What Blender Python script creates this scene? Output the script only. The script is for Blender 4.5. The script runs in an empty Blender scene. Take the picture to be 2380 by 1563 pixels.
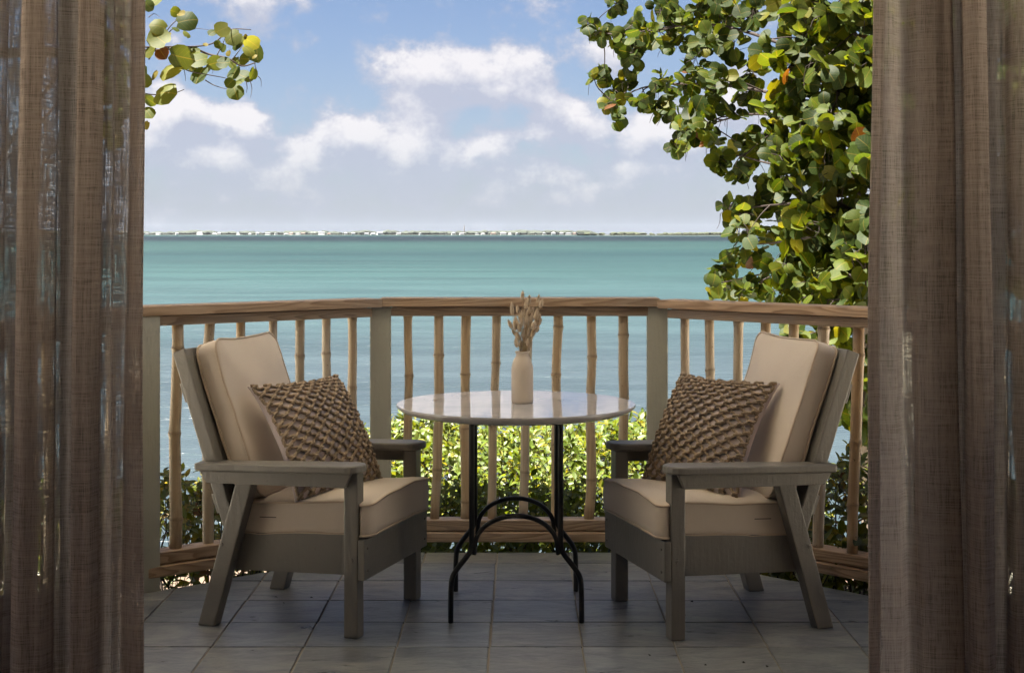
import bpy, bmesh, math, random
import numpy as np
from mathutils import Vector, Matrix, noise as mnoise

random.seed(7)
RNG = np.random.default_rng(11)
S = bpy.context.scene
COL = S.collection

# ------------------------------------------------------------------ camera, light, exposure
EYE = 1.353          # eye height above the terrace floor
FPX = 3390.0         # focal length in units of a 2380-wide picture
HOR = 543.8
cam = bpy.data.cameras.new('camera')
cam.sensor_width = 36.0
cam.lens = 36.0 * FPX / 2380.0
cam.shift_y = -(781.5 - HOR) / 2380.0
cam.clip_start = 0.05
cam.clip_end = 60000
cam_o = bpy.data.objects.new('camera', cam)
cam_o.location = (0, 0, EYE)
cam_o.rotation_euler = (math.radians(90), 0, 0)
COL.objects.link(cam_o)
S.camera = cam_o

SUN_DIR = Vector((0.30, 0.145, -0.94)).normalized()      # the way the light travels
SKY_STRENGTH = 0.05
EXPOSURE = 3.6
S.view_settings.view_transform = 'Standard'
S.view_settings.look = 'None'
S.view_settings.exposure = EXPOSURE
S.view_settings.gamma = 1.0
S.view_settings.use_curve_mapping = False
S.cycles.use_denoising = True
try:
    S.cycles.denoiser = 'OPENIMAGEDENOISE'
except Exception:
    pass
S.cycles.max_bounces = 14
S.cycles.diffuse_bounces = 7
S.cycles.glossy_bounces = 4
S.cycles.transmission_bounces = 6
S.cycles.transparent_max_bounces = 24
S.cycles.caustics_reflective = False
S.cycles.caustics_refractive = False
S.cycles.sample_clamp_indirect = 6.0

sun = bpy.data.lights.new('sun', 'SUN')
sun.energy = 5.0
sun.angle = math.radians(0.53)
sun.color = (1.0, 0.95, 0.86)
sun_o = bpy.data.objects.new('sun', sun)
sun_o.rotation_euler = SUN_DIR.to_track_quat('-Z', 'Y').to_euler()
sun_o.location = (0, 0, 30)
COL.objects.link(sun_o)


class NT:
    """tiny helper to write node maths"""
    def __init__(self, tree):
        self.t = tree
        self.n = tree.nodes
        self.l = tree.links

    def new(self, kind, **kw):
        nd = self.n.new(kind)
        for k, v in kw.items():
            setattr(nd, k, v)
        return nd

    def put(self, sock, v):
        if isinstance(v, bpy.types.NodeSocket):
            self.l.new(v, sock)
        elif v is not None:
            if isinstance(v, tuple) and len(v) == 3 and sock.type == 'RGBA':
                v = (*v, 1.0)
            sock.default_value = v

    def m(self, op, a, b=None, c=None, clamp=False):
        nd = self.new('ShaderNodeMath', operation=op)
        nd.use_clamp = clamp
        self.put(nd.inputs[0], a)
        if b is not None:
            self.put(nd.inputs[1], b)
        if c is not None:
            self.put(nd.inputs[2], c)
        return nd.outputs[0]

    def vm(self, op, a, b=None):
        nd = self.new('ShaderNodeVectorMath', operation=op)
        self.put(nd.inputs[0], a)
        if b is not None:
            self.put(nd.inputs[1], b)
        return nd.outputs[0]

    def mix(self, f, a, b, mode='MIX'):
        nd = self.new('ShaderNodeMix', data_type='RGBA', blend_type=mode)
        self.put(nd.inputs[0], f)
        self.put(nd.inputs[6], a)
        self.put(nd.inputs[7], b)
        return nd.outputs[2]

    def noise(self, vec, scale=5.0, detail=4.0, rough=0.5, dist=0.0, col=False):
        nd = self.new('ShaderNodeTexNoise')
        self.put(nd.inputs['Vector'], vec)
        nd.inputs['Scale'].default_value = scale
        nd.inputs['Detail'].default_value = detail
        nd.inputs['Roughness'].default_value = rough
        nd.inputs['Distortion'].default_value = dist
        return nd.outputs['Color'] if col else nd.outputs['Fac']

    def ramp(self, f, stops, mode='LINEAR'):
        nd = self.new('ShaderNodeValToRGB')
        nd.color_ramp.interpolation = mode
        e = nd.color_ramp.elements
        while len(e) < len(stops):
            e.new(0.5)
        for x, (p, c) in zip(e, stops):
            x.position = p
            x.color = (*c, 1.0) if len(c) == 3 else c
        self.put(nd.inputs[0], f)
        return nd.outputs[0]

    def smooth(self, x, a, b):
        nd = self.new('ShaderNodeMapRange', interpolation_type='SMOOTHSTEP')
        self.put(nd.inputs[0], x)
        nd.inputs[1].default_value = a
        nd.inputs[2].default_value = b
        nd.inputs[3].default_value = 0.0
        nd.inputs[4].default_value = 1.0
        return nd.outputs[0]

    def scale(self, vec, s):
        return self.vm('MULTIPLY', vec, s)

    def sep(self, vec):
        nd = self.new('ShaderNodeSeparateXYZ')
        self.put(nd.inputs[0], vec)
        return nd.outputs

    def comb(self, x, y, z):
        nd = self.new('ShaderNodeCombineXYZ')
        for i, v in enumerate((x, y, z)):
            self.put(nd.inputs[i], v)
        return nd.outputs[0]

    def coord(self, which='Object'):
        return self.new('ShaderNodeTexCoord').outputs[which]

    def rand(self):
        return self.new('ShaderNodeObjectInfo').outputs['Random']

    def attr(self, name, out='Color'):
        nd = self.new('ShaderNodeAttribute')
        nd.attribute_name = name
        return nd.outputs[out]

    def bump(self, h, strength=0.3, dist=0.01):
        nd = self.new('ShaderNodeBump')
        nd.inputs['Strength'].default_value = strength
        nd.inputs['Distance'].default_value = dist
        self.put(nd.inputs['Height'], h)
        return nd.outputs[0]


# ------------------------------------------------------------------ sky with clouds
world = bpy.data.worlds.new('World')
S.world = world
world.use_nodes = True
W = NT(world.node_tree)
W.n.clear()
sky = W.new('ShaderNodeTexSky', sky_type='NISHITA')
sky.sun_disc = False
to_sun = -SUN_DIR
sky.sun_elevation = math.asin(to_sun.z)
sky.sun_rotation = math.atan2(to_sun.x, to_sun.y)
sky.altitude = 0
sky.air_density = 1.0
sky.dust_density = 0.6
sky.ozone_density = 1.6
d3 = W.coord('Generated')
dx, dy, dz = W.sep(d3)
front = W.m('GREATER_THAN', dy, 0.05)
dys = W.m('MAXIMUM', dy, 0.05)
uu = W.m('DIVIDE', dx, dys)
vv = W.m('DIVIDE', dz, dys)
CL = [  # where the big cumulus stand in the sky (px, py), half sizes, weight
    (930, 170, 70, 55, .55), (1040, 165, 90, 58, .50), (1180, 165, 95, 66, .60), (1050, 225, 210, 42, .55), (885, 135, 38, 32, .25), (1250, 215, 60, 40, .35),
    (815, 295, 62, 42, .60), (930, 290, 90, 42, .50), (900, 335, 190, 34, .45),
    (1295, 250, 55, 46, .60), (1350, 300, 105, 40, .50), (1470, 310, 120, 45, .40),
    (1130, 345, 55, 24, .45), (1110, 300, 28, 18, .28),
    (415, 235, 48, 40, .62), (500, 270, 125, 46, .50), (590, 285, 60, 34, .34), (480, 355, 85, 26, .50), (370, 300, 90, 60, .40),
    (560, 385, 260, 46, .42), (900, 395, 300, 44, .42), (1180, 30, 100, 34, .32), (1480, 392, 62, 18, .45), (1390, 145, 60, 32, .30),
    (1350, 405, 260, 40, .34), (1620, 330, 160, 60, .36), (1800, 240, 200, 80, .36), (700, 450, 380, 30, .26), (1250, 460, 400, 26, .22),
]


def cloud_raw(du, dv):
    u = W.m('ADD', uu, du)
    v = W.m('ADD', vv, dv)
    tot = None
    for px, py, sx, sy, a in CL:
        a1 = W.m('MULTIPLY', W.m('SUBTRACT', u, (px - 1190) / FPX), FPX / sx)
        a2 = W.m('MULTIPLY', W.m('SUBTRACT', v, (HOR - py) / FPX), FPX / sy)
        r = W.m('ADD', W.m('MULTIPLY', a1, a1), W.m('MULTIPLY', a2, a2))
        g = W.m('MULTIPLY', W.m('EXPONENT', W.m('MULTIPLY', r, -1.0)), a * 1.12)
        tot = g if tot is None else W.m('ADD', tot, g)
    tot = W.m('MULTIPLY', tot, front)
    p = W.vm('ADD', d3, (du, 0.0, dv))
    p = W.vm('MULTIPLY', p, (1.0, 1.0, 1.25))
    n1 = W.noise(p, 21.0, 12.0, 0.62)
    n2 = W.noise(p, 4.0, 2.0, 0.5)
    f = W.m('MULTIPLY', W.m('SUBTRACT', n1, 0.5), 3.1)
    b = W.m('MULTIPLY', W.m('SUBTRACT', n2, 0.56), 0.45)
    tot = W.m('ADD', tot, W.m('MULTIPLY', W.m('SUBTRACT', 1.0, W.m('MULTIPLY', front, W.m('SUBTRACT', 1.0, W.smooth(dz, 0.17, 0.30)))), 0.22))
    return W.m('ADD', W.m('ADD', tot, f), b)


raw = cloud_raw(0.0, 0.0)
raw2 = cloud_raw(-0.008, 0.018)
dens = W.smooth(raw, -0.10, 0.42)
lit = W.m('ADD', W.m('MULTIPLY', W.m('SUBTRACT', raw, raw2), 1.2), 0.20, clamp=True)
lit = W.m('MULTIPLY', lit, W.smooth(raw, 0.05, 0.6))
K = 1.0 / (SKY_STRENGTH * 2 ** EXPOSURE)
cl_dark = tuple(c * K for c in (0.545, 0.58, 0.705))
cl_lit = tuple(c * K for c in (0.96, 0.93, 0.95))
ccol = W.mix(lit, cl_dark, cl_lit)
skyc = W.mix(1.0, sky.outputs[0], (0.165, 0.170, 0.205), 'MULTIPLY')
# the air low over the horizon is milky
hz = W.m('POWER', W.m('SUBTRACT', 1.0, W.m('ABSOLUTE', dz), clamp=True), 14.0)
skyc = W.mix(W.m('MULTIPLY', hz, 0.62), skyc, tuple(c * K for c in (0.53, 0.61, 0.78)))
dens = W.m('MULTIPLY', dens, 0.93)
fadeh = W.smooth(dz, -0.01, 0.09)
dens = W.m('MULTIPLY', dens, W.m('ADD', W.m('MULTIPLY', fadeh, 0.75), 0.25))
allc = W.mix(dens, skyc, ccol)
bg = W.new('ShaderNodeBackground')
bg.inputs['Strength'].default_value = SKY_STRENGTH
W.l.new(allc, bg.inputs['Color'])
wo = W.new('ShaderNodeOutputWorld')
W.l.new(bg.outputs[0], wo.inputs['Surface'])


# ------------------------------------------------------------------ materials
def material(name):
    mt = bpy.data.materials.new(name)
    mt.use_nodes = True
    n = NT(mt.node_tree)
    bs = n.n['Principled BSDF']
    return mt, n, bs


def mat_paint(name, base, rough=0.5):
    mt, n, bs = material(name)
    co = n.coord('Object')
    a = n.noise(co, 6.0, 4, 0.6)
    b = n.noise(n.scale(co, (1, 1, 1)), 55.0, 3, 0.6)
    r = n.rand()
    f = n.m('ADD', n.m('MULTIPLY', a, 0.5), n.m('MULTIPLY', r, 0.4))
    c = n.mix(f, tuple(x * 0.80 for x in base), tuple(x * 1.18 for x in base))
    w = n.smooth(b, 0.66, 0.74)
    c = n.mix(n.m('MULTIPLY', w, 0.35), c, tuple(x * 0.55 for x in base))
    n.put(bs.inputs['Base Color'], c)
    n.put(bs.inputs['Roughness'], n.m('ADD', n.m('MULTIPLY', a, 0.25), rough - 0.1))
    bs.inputs['Specular IOR Level'].default_value = 0.45
    n.put(bs.inputs['Normal'], n.bump(n.m('ADD', b, n.noise(n.scale(co, (90, 90, 8)), 1.0, 3)), 0.3, 0.005))
    return mt


def mat_wood(name, c1, c2, c3, grain_axis='X', rough=0.6):
    mt, n, bs = material(name)
    co = n.coord('Object')
    r = n.rand()
    off = n.m('MULTIPLY', r, 37.0)
    co = n.vm('ADD', co, n.comb(off, off, off))
    sc = (0.8, 11.0, 11.0)
    warp = n.noise(n.scale(co, (1.6, 9, 9)), 1.0, 2, 0.5)
    rings = n.noise(n.scale(co, sc), 1.0, 1.0, 0.4)
    k = n.m('ADD', n.m('MULTIPLY', rings, 19.0), n.m('MULTIPLY', warp, 4.0))
    saw = n.m('FRACT', k)
    line = n.m('MULTIPLY', n.smooth(saw, 0.25, 0.9), n.m('SUBTRACT', 1.0, n.smooth(saw, 0.9, 1.0)))
    fine = n.noise(n.scale(co, (6, 190, 190)), 1.0, 3, 0.6)
    c = n.mix(line, c1, c2)
    c = n.mix(n.m('MULTIPLY', n.smooth(fine, 0.42, 0.7), 0.55), c, c3)
    wx = n.noise(co, 2.3, 4, 0.6)
    c = n.mix(n.m('MULTIPLY', n.smooth(wx, 0.45, 0.75), 0.5), c, tuple((a + b) * 0.5 * g for a, b, g in zip(c1, (0.3, 0.3, 0.3), (0.85, 0.9, 0.95))))
    c = n.mix(1.0, c, n.mix(r, (0.78, 0.8, 0.84), (1.16, 1.08, 1.0)), 'MULTIPLY')
    n.put(bs.inputs['Base Color'], c)
    bs.inputs['Roughness'].default_value = rough
    bs.inputs['Specular IOR Level'].default_value = 0.3
    n.put(bs.inputs['Normal'], n.bump(n.m('SUBTRACT', fine, n.m('MULTIPLY', line, 0.6)), 0.35, 0.003))
    return mt


def mat_cloth(name, base, scale=900.0, rough=0.9, var=0.1, wr=0.0):
    mt, n, bs = material(name)
    co = n.coord('Object')
    a = n.noise(co, 5.0, 5, 0.6)
    wv = n.new('ShaderNodeTexWave', wave_type='BANDS', bands_direction='X')
    n.put(wv.inputs['Vector'], co)
    wv.inputs['Scale'].default_value = scale / 6.28
    wv2 = n.new('ShaderNodeTexWave', wave_type='BANDS', bands_direction='Z')
    n.put(wv2.inputs['Vector'], co)
    wv2.inputs['Scale'].default_value = scale / 6.28
    weave = n.m('MULTIPLY', wv.outputs['Fac'], wv2.outputs['Fac'])
    sl = n.noise(n.scale(co, (60, 60, 420)), 1.0, 3, 0.6)
    sl2 = n.noise(n.scale(co, (420, 420, 60)), 1.0, 3, 0.6)
    f = n.m('ADD', n.m('MULTIPLY', a, 0.9), n.m('MULTIPLY', n.m('ADD', sl, sl2), 0.35))
    c = n.mix(n.m('MULTIPLY', f, 0.6), tuple(x * (1 - var * 2) for x in base), tuple(min(1, x * (1 + var * 2)) for x in base))
    n.put(bs.inputs['Base Color'], c)
    bs.inputs['Roughness'].default_value = rough
    bs.inputs['Specular IOR Level'].default_value = 0.15
    bs.inputs['Sheen Weight'].default_value = 0.15
    h = n.m('ADD', n.m('MULTIPLY', weave, 0.15), n.m('ADD', n.m('MULTIPLY', sl, 0.2), n.m('MULTIPLY', sl2, 0.2)))
    if wr:
        big = n.noise(n.scale(co, (9, 9, 22)), 1.0, 2, 0.5, 0.6)
        h = n.m('ADD', h, n.m('MULTIPLY', big, wr))
    n.put(bs.inputs['Normal'], n.bump(h, 0.35, 0.004))
    return mt


def mat_leaf(name, vein=(0.10, 0.12, 0.03), transl=0.38, rough=0.38, spec=0.5):
    mt, n, bs = material(name)
    t = n.attr('tint')
    uv = n.coord('UV')
    x, y, z = n.sep(uv)
    ax = n.m('ABSOLUTE', n.m('SUBTRACT', x, 0.5))
    mid = n.m('SUBTRACT', 1.0, n.smooth(ax, 0.008, 0.03))
    sv = n.m('FRACT', n.m('ADD', n.m('MULTIPLY', y, 5.0), n.m('MULTIPLY', ax, -4.0)))
    side = n.m('MULTIPLY', n.m('SUBTRACT', 1.0, n.smooth(n.m('ABSOLUTE', n.m('SUBTRACT', sv, 0.5)), 0.02, 0.08)), 0.35)
    vm = n.m('MAXIMUM', mid, side)
    nz = n.noise(n.coord('Object'), 30.0, 3, 0.6)
    c = n.mix(n.m('MULTIPLY', vm, 0.5), t, vein)
    c = n.mix(1.0, c, n.mix(nz, (0.75, 0.78, 0.7), (1.2, 1.15, 1.1)), 'MULTIPLY')
    n.put(bs.inputs['Base Color'], c)
    bs.inputs['Roughness'].default_value = rough
    bs.inputs['Specular IOR Level'].default_value = spec
    n.put(bs.inputs['Normal'], n.bump(n.m('SUBTRACT', nz, n.m('MULTIPLY', vm, 0.6)), 0.25, 0.004))
    tr = n.new('ShaderNodeBsdfTranslucent')
    n.put(tr.inputs['Color'], n.mix(1.0, c, (2.2, 1.85, 0.55), 'MULTIPLY'))
    mx = n.new('ShaderNodeMixShader')
    mx.inputs[0].default_value = transl
    n.l.new(bs.outputs[0], mx.inputs[1])
    n.l.new(tr.outputs[0], mx.inputs[2])
    n.l.new(mx.outputs[0], n.n['Material Output'].inputs['Surface'])
    return mt


def mat_plain(name, base, rough=0.6, spec=0.4, metal=0.0, var=0.15, nscale=8.0, bump=0.15, bscale=60.0):
    mt, n, bs = material(name)
    co = n.coord('Object')
    a = n.noise(co, nscale, 5, 0.6)
    c = n.mix(a, tuple(x * (1 - var) for x in base), tuple(min(1, x * (1 + var)) for x in base))
    n.put(bs.inputs['Base Color'], c)
    bs.inputs['Roughness'].default_value = rough
    bs.inputs['Specular IOR Level'].default_value = spec
    bs.inputs['Metallic'].default_value = metal
    if bump:
        n.put(bs.inputs['Normal'], n.bump(n.noise(co, bscale, 4, 0.6), bump, 0.004))
    return mt


M = {}
M['chair'] = mat_paint('chair_paint', (0.185, 0.172, 0.152), 0.42)
M['post'] = mat_paint('post_paint', (0.40, 0.395, 0.335), 0.6)
M['wood'] = mat_wood('rail_wood', (0.43, 0.315, 0.215), (0.25, 0.165, 0.10), (0.29, 0.205, 0.14))
M['cushion'] = mat_cloth('cushion_fabric', (0.605, 0.52, 0.435), 1500.0, 0.9, 0.05, 0.5)
M['piping'] = mat_cloth('piping_fabric', (0.50, 0.40, 0.31), 1500.0, 0.9, 0.05)
M['pillow'] = mat_cloth('pillow_cotton', (0.58, 0.50, 0.50), 700.0, 0.95, 0.06)
M['jute'] = mat_cloth('jute_rope', (0.315, 0.24, 0.168), 420.0, 0.95, 0.25)
M['black'] = mat_plain('black_iron', (0.012, 0.012, 0.013), 0.38, 0.5, 0.0, 0.3, 20, 0.1)
M['vase'] = mat_plain('matte_ceramic', (0.64, 0.55, 0.45), 0.75, 0.25, 0, 0.05, 14, 0.12, 160)
M['head'] = mat_plain('seed_head', (0.58, 0.47, 0.35), 0.95, 0.1, 0, 0.25, 60, 0.6, 400)
M['stalk'] = mat_plain('dry_stalk', (0.42, 0.31, 0.17), 0.8, 0.2)
M['white'] = mat_plain('white_paint', (0.80, 0.78, 0.74), 0.6, 0.3, 0, 0.03, 3, 0.05)
M['dark_trim'] = mat_plain('door_paint', (0.10, 0.085, 0.075), 0.5, 0.4, 0, 0.15)
M['bark'] = mat_plain('bark', (0.075, 0.062, 0.05), 0.85, 0.2, 0, 0.4, 9, 0.6, 40)
M['twig'] = mat_plain('twig_bark', (0.014, 0.009, 0.007), 0.8, 0.2, 0, 0.4, 9, 0.3, 40)
M['grape_leaf'] = mat_leaf('sea_grape_leaf', (0.10, 0.075, 0.02), 0.48, 0.55, 0.12)
M['hedge_leaf'] = mat_leaf('hedge_leaf', (0.10, 0.12, 0.03), 0.40, 0.42, 0.28)
M['soil'] = mat_plain('soil', (0.075, 0.055, 0.04), 0.95, 0.1, 0, 0.5, 12, 0.8, 50)
M['grout'] = mat_plain('grout', (0.30, 0.27, 0.23), 0.9, 0.1, 0, 0.35, 9, 0.3, 80)
M['concrete'] = mat_plain('concrete', (0.33, 0.32, 0.30), 0.9, 0.2, 0, 0.2, 5, 0.3)
M['house_paint'] = mat_plain('house_paint', (0.20, 0.185, 0.165), 0.7, 0.2, 0, 0.08, 2, 0.05)
M['room_wall'] = mat_plain('room_wall_paint', (0.30, 0.26, 0.22), 0.7, 0.2, 0, 0.05, 2, 0.03)
M['room_floor'] = mat_plain('room_floor_tile', (0.24, 0.19, 0.15), 0.5, 0.3, 0, 0.1, 2, 0.05)


def make_tabletop():
    mt, n, bs = material('tabletop_stone')
    co = n.coord('Object')
    a = n.noise(co, 3.0, 8, 0.65, 1.2)
    c = n.mix(n.smooth(a, 0.40, 0.7), (0.50, 0.48, 0.47), (0.37, 0.36, 0.36))
    n.put(bs.inputs['Base Color'], c)
    bs.inputs['Roughness'].default_value = 0.035
    bs.inputs['Specular IOR Level'].default_value = 0.55
    return mt


M['tabletop'] = make_tabletop()


def make_bamboo():
    mt, n, bs = material('bamboo_cane')
    co = n.coord('Object')
    r = n.rand()
    off = n.m('MULTIPLY', r, 11.0)
    co = n.vm('ADD', co, n.comb(off, off, off))
    base = n.ramp(r, [(0.0, (0.40, 0.33, 0.245)), (0.3, (0.48, 0.385, 0.27)), (0.62, (0.50, 0.36, 0.21)), (0.8, (0.50, 0.43, 0.34)), (1.0, (0.45, 0.26, 0.115))])
    st = n.noise(n.scale(co, (130, 130, 3)), 1.0, 4, 0.6)
    bl = n.noise(n.scale(co, (14, 14, 5)), 1.0, 5, 0.6)
    sp = n.noise(n.scale(co, (110, 110, 80)), 1.0, 2, 0.5)
    c = n.mix(n.m('MULTIPLY', n.smooth(st, 0.4, 0.75), 0.5), base, (0.20, 0.135, 0.075))
    c = n.mix(n.m('MULTIPLY', n.smooth(bl, 0.5, 0.75), 0.5), c, (0.50, 0.44, 0.36))
    c = n.mix(n.m('MULTIPLY', n.smooth(sp, 0.68, 0.76), 0.75), c, (0.10, 0.06, 0.035))
    nd = n.attr('node', 'Fac')
    c = n.mix(n.m('MULTIPLY', nd, 0.75), c, (0.11, 0.07, 0.04))
    n.put(bs.inputs['Base Color'], c)
    bs.inputs['Roughness'].default_value = 0.5
    bs.inputs['Specular IOR Level'].default_value = 0.35
    n.put(bs.inputs['Normal'], n.bump(n.m('ADD', st, sp), 0.25, 0.002))
    return mt


M['bamboo'] = make_bamboo()


def make_slate():
    mt, n, bs = material('slate_tile')
    co = n.coord('Object')
    r = n.rand()
    off = n.m('MULTIPLY', r, 53.0)
    co = n.vm('ADD', co, n.comb(off, n.m('MULTIPLY', off, 1.7), 0.0))
    big = n.noise(n.scale(co, (4.5, 9, 1)), 1.0, 6, 0.65, 1.0)
    lay = n.noise(n.scale(co, (5, 13, 1)), 1.0, 9, 0.66, 0.9)
    fine = n.noise(n.scale(co, (60, 110, 1)), 1.0, 5, 0.7)
    c = n.mix(n.smooth(big, 0.3, 0.7), (0.095, 0.104, 0.124), (0.215, 0.22, 0.225))
    c = n.mix(n.m('MULTIPLY', n.smooth(lay, 0.50, 0.74), 0.36), c, (0.27, 0.26, 0.25))
    c = n.mix(n.m('MULTIPLY', n.smooth(lay, 0.47, 0.35), 0.62), c, (0.050, 0.057, 0.074))
    c = n.mix(n.m('MULTIPLY', n.smooth(fine, 0.5, 0.7), 0.42), c, (0.24, 0.235, 0.23))
    c = n.mix(1.0, c, n.ramp(r, [(0.0, (0.74, 0.79, 0.88)), (0.35, (1.0, 1.03, 1.05)), (0.6, (1.25, 1.2, 1.1)), (0.8, (0.86, 0.9, 0.88)), (1.0, (1.12, 1.02, 0.92))]), 'MULTIPLY')
    n.put(bs.inputs['Base Color'], c)
    n.put(bs.inputs['Roughness'], n.m('ADD', n.m('MULTIPLY', lay, 0.22), 0.20))
    bs.inputs['Specular IOR Level'].default_value = 0.5
    h = n.m('ADD', n.m('MULTIPLY', lay, 1.0), n.m('MULTIPLY', fine, 0.3))
    n.put(bs.inputs['Normal'], n.bump(h, 0.6, 0.008))
    return mt


M['slate'] = make_slate()


def make_curtain():
    mt, n, bs = material('sheer_linen')
    uv = n.coord('UV')          # metres along the cloth, metres up
    vt = n.noise(n.scale(uv, (330, 9, 1)), 1.0, 3, 0.65)
    ht = n.noise(n.scale(uv, (11, 300, 1)), 1.0, 3, 0.65)
    vt2 = n.noise(n.scale(uv, (760, 26, 1)), 1.0, 2, 0.6)
    ht2 = n.noise(n.scale(uv, (30, 640, 1)), 1.0, 2, 0.6)
    patch = n.noise(n.scale(uv, (14, 7, 1)), 1.0, 4, 0.6)
    th = n.m('ADD', n.m('ADD', n.m('MULTIPLY', vt, 0.8), n.m('MULTIPLY', ht, 0.7)), n.m('ADD', n.m('MULTIPLY', vt2, 0.5), n.m('MULTIPLY', ht2, 0.5)))
    th = n.m('ADD', th, n.m('MULTIPLY', n.m('SUBTRACT', patch, 0.5), 0.5))
    th = n.m('ADD', th, n.m('MULTIPLY', n.m('SUBTRACT', n.noise(n.scale(uv, (150, 2.2, 1)), 1.0, 4, 0.7), 0.5), 0.5))
    hole = n.m('SUBTRACT', 1.0, n.smooth(th, 1.02, 1.26))
    hole = n.m('ADD', n.m('MULTIPLY', hole, 0.42), 0.003)
    slub = n.noise(n.scale(uv, (150, 2.2, 1)), 1.0, 4, 0.7)
    slubh = n.noise(n.scale(uv, (3.0, 120, 1)), 1.0, 4, 0.7)
    shade = n.m('ADD', n.m('MULTIPLY', n.m('ADD', n.m('ADD', vt2, ht), n.m('ADD', slub, slubh)), 0.75), -1.0)
    shade = n.m('MAXIMUM', n.m('MINIMUM', shade, 1.0), 0.0)
    c = n.mix(shade, (0.235, 0.195, 0.172), (0.56, 0.475, 0.425))
    df = n.new('ShaderNodeBsdfDiffuse')
    n.put(df.inputs['Color'], c)
    n.put(df.inputs['Normal'], n.bump(th, 0.5, 0.004))
    tl = n.new('ShaderNodeBsdfTranslucent')
    n.put(tl.inputs['Color'], n.mix(1.0, c, (0.95, 0.98, 1.0), 'MULTIPLY'))
    m1 = n.new('ShaderNodeMixShader')
    m1.inputs[0].default_value = 0.50
    n.l.new(df.outputs[0], m1.inputs[1])
    n.l.new(tl.outputs[0], m1.inputs[2])
    tp = n.new('ShaderNodeBsdfTransparent')
    m2 = n.new('ShaderNodeMixShader')
    n.put(m2.inputs[0], hole)
    n.l.new(m1.outputs[0], m2.inputs[1])
    n.l.new(tp.outputs[0], m2.inputs[2])
    n.l.new(m2.outputs[0], n.n['Material Output'].inputs['Surface'])
    return mt


M['curtain'] = make_curtain()


def make_glass():
    mt, n, bs = material('window_glass')
    tp = n.new('ShaderNodeBsdfTransparent')
    tp.inputs[0].default_value = (0.94, 0.96, 0.95, 1)
    gl = n.new('ShaderNodeBsdfGlossy')
    gl.inputs['Roughness'].default_value = 0.02
    fr = n.new('ShaderNodeFresnel')
    fr.inputs[0].default_value = 1.45
    mx = n.new('ShaderNodeMixShader')
    n.l.new(fr.outputs[0], mx.inputs[0])
    n.l.new(tp.outputs[0], mx.inputs[1])
    n.l.new(gl.outputs[0], mx.inputs[2])
    n.l.new(mx.outputs[0], n.n['Material Output'].inputs['Surface'])
    return mt


M['glass'] = make_glass()


def make_water():
    mt, n, bs = material('sea_water')
    g = n.new('ShaderNodeNewGeometry')
    p = g.outputs['Position']
    x, y, z = n.sep(p)
    dist = n.m('MAXIMUM', y, 5.0)
    lg = n.m('LOGARITHM', dist, 10.0)                # 1.2 .. 4
    # beds of sea grass and sand: broad bands running along the shore
    wob = n.m('MULTIPLY', n.m('SUBTRACT', n.noise(n.scale(p, (0.004, 0.012, 1)), 1.0, 4, 0.6), 0.5), 0.22)
    t = n.m('DIVIDE', n.m('SUBTRACT', n.m('ADD', lg, wob), 1.2), 2.8, clamp=True)
    deep = n.ramp(t, [(0.0, (0.0150, 0.0228, 0.0263)), (0.16, (0.0141, 0.0221, 0.0249)), (0.26, (0.0116, 0.0250, 0.0257)), (0.36, (0.0073, 0.0206, 0.0199)),
                      (0.44, (0.0032, 0.0125, 0.0132)), (0.50, (0.0056, 0.0169, 0.0156)), (0.585, (0.0039, 0.0132, 0.0129)),
                      (0.64, (0.0005, 0.0029, 0.0050)), (0.76, (0.0006, 0.0031, 0.0052)), (0.80, (0.0039, 0.0125, 0.0125)), (1.0, (0.0042, 0.0129, 0.0129))])
    pa = n.noise(n.scale(p, (0.03, 0.09, 1)), 1.0, 4, 0.6)
    deep = n.mix(n.m('MULTIPLY', n.smooth(pa, 0.5, 0.75), 0.35), deep, (0.002, 0.010, 0.011))
    st1 = n.noise(n.scale(p, (0.10, 0.42, 1)), 1.0, 5, 0.62, 0.3)
    st2 = n.noise(n.scale(p, (0.012, 0.075, 1)), 1.0, 5, 0.65, 0.4)
    st0 = n.noise(n.scale(p, (0.55, 1.7, 1)), 1.0, 4, 0.6, 0.4)
    st = n.m('ADD', n.m('ADD', n.m('MULTIPLY', st1, 0.42), n.m('MULTIPLY', st2, 0.42)), n.m('MULTIPLY', st0, 0.26))
    deep = n.mix(1.0, deep, n.mix(n.smooth(st, 0.40, 0.70), (0.72, 0.74, 0.76), (1.34, 1.26, 1.25)), 'MULTIPLY')  # streaks imitate the light and dark of waves in the water colour
    n.put(bs.inputs['Base Color'], deep)
    n.put(bs.inputs['Roughness'], n.m('ADD', n.m('MULTIPLY', t, 0.5), 0.24, clamp=True))
    bs.inputs['IOR'].default_value = 1.33
    n.put(bs.inputs['Specular IOR Level'], n.m('SUBTRACT', 0.5, n.m('MULTIPLY', t, 0.45)))
    w1 = n.noise(n.scale(p, (0.42, 1.15, 1)), 1.0, 6, 0.6, 0.4)
    w2 = n.noise(n.scale(p, (1.9, 4.2, 1)), 1.0, 4, 0.6, 0.3)
    w3 = n.noise(n.scale(p, (0.06, 0.26, 1)), 1.0, 6, 0.68)
    h = n.m('ADD', n.m('ADD', w1, n.m('MULTIPLY', w2, 0.22)), n.m('MULTIPLY', w3, 3.2))
    n.put(bs.inputs['Normal'], n.bump(h, 1.0, 0.20))
    return mt


M['water'] = make_water()


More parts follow.
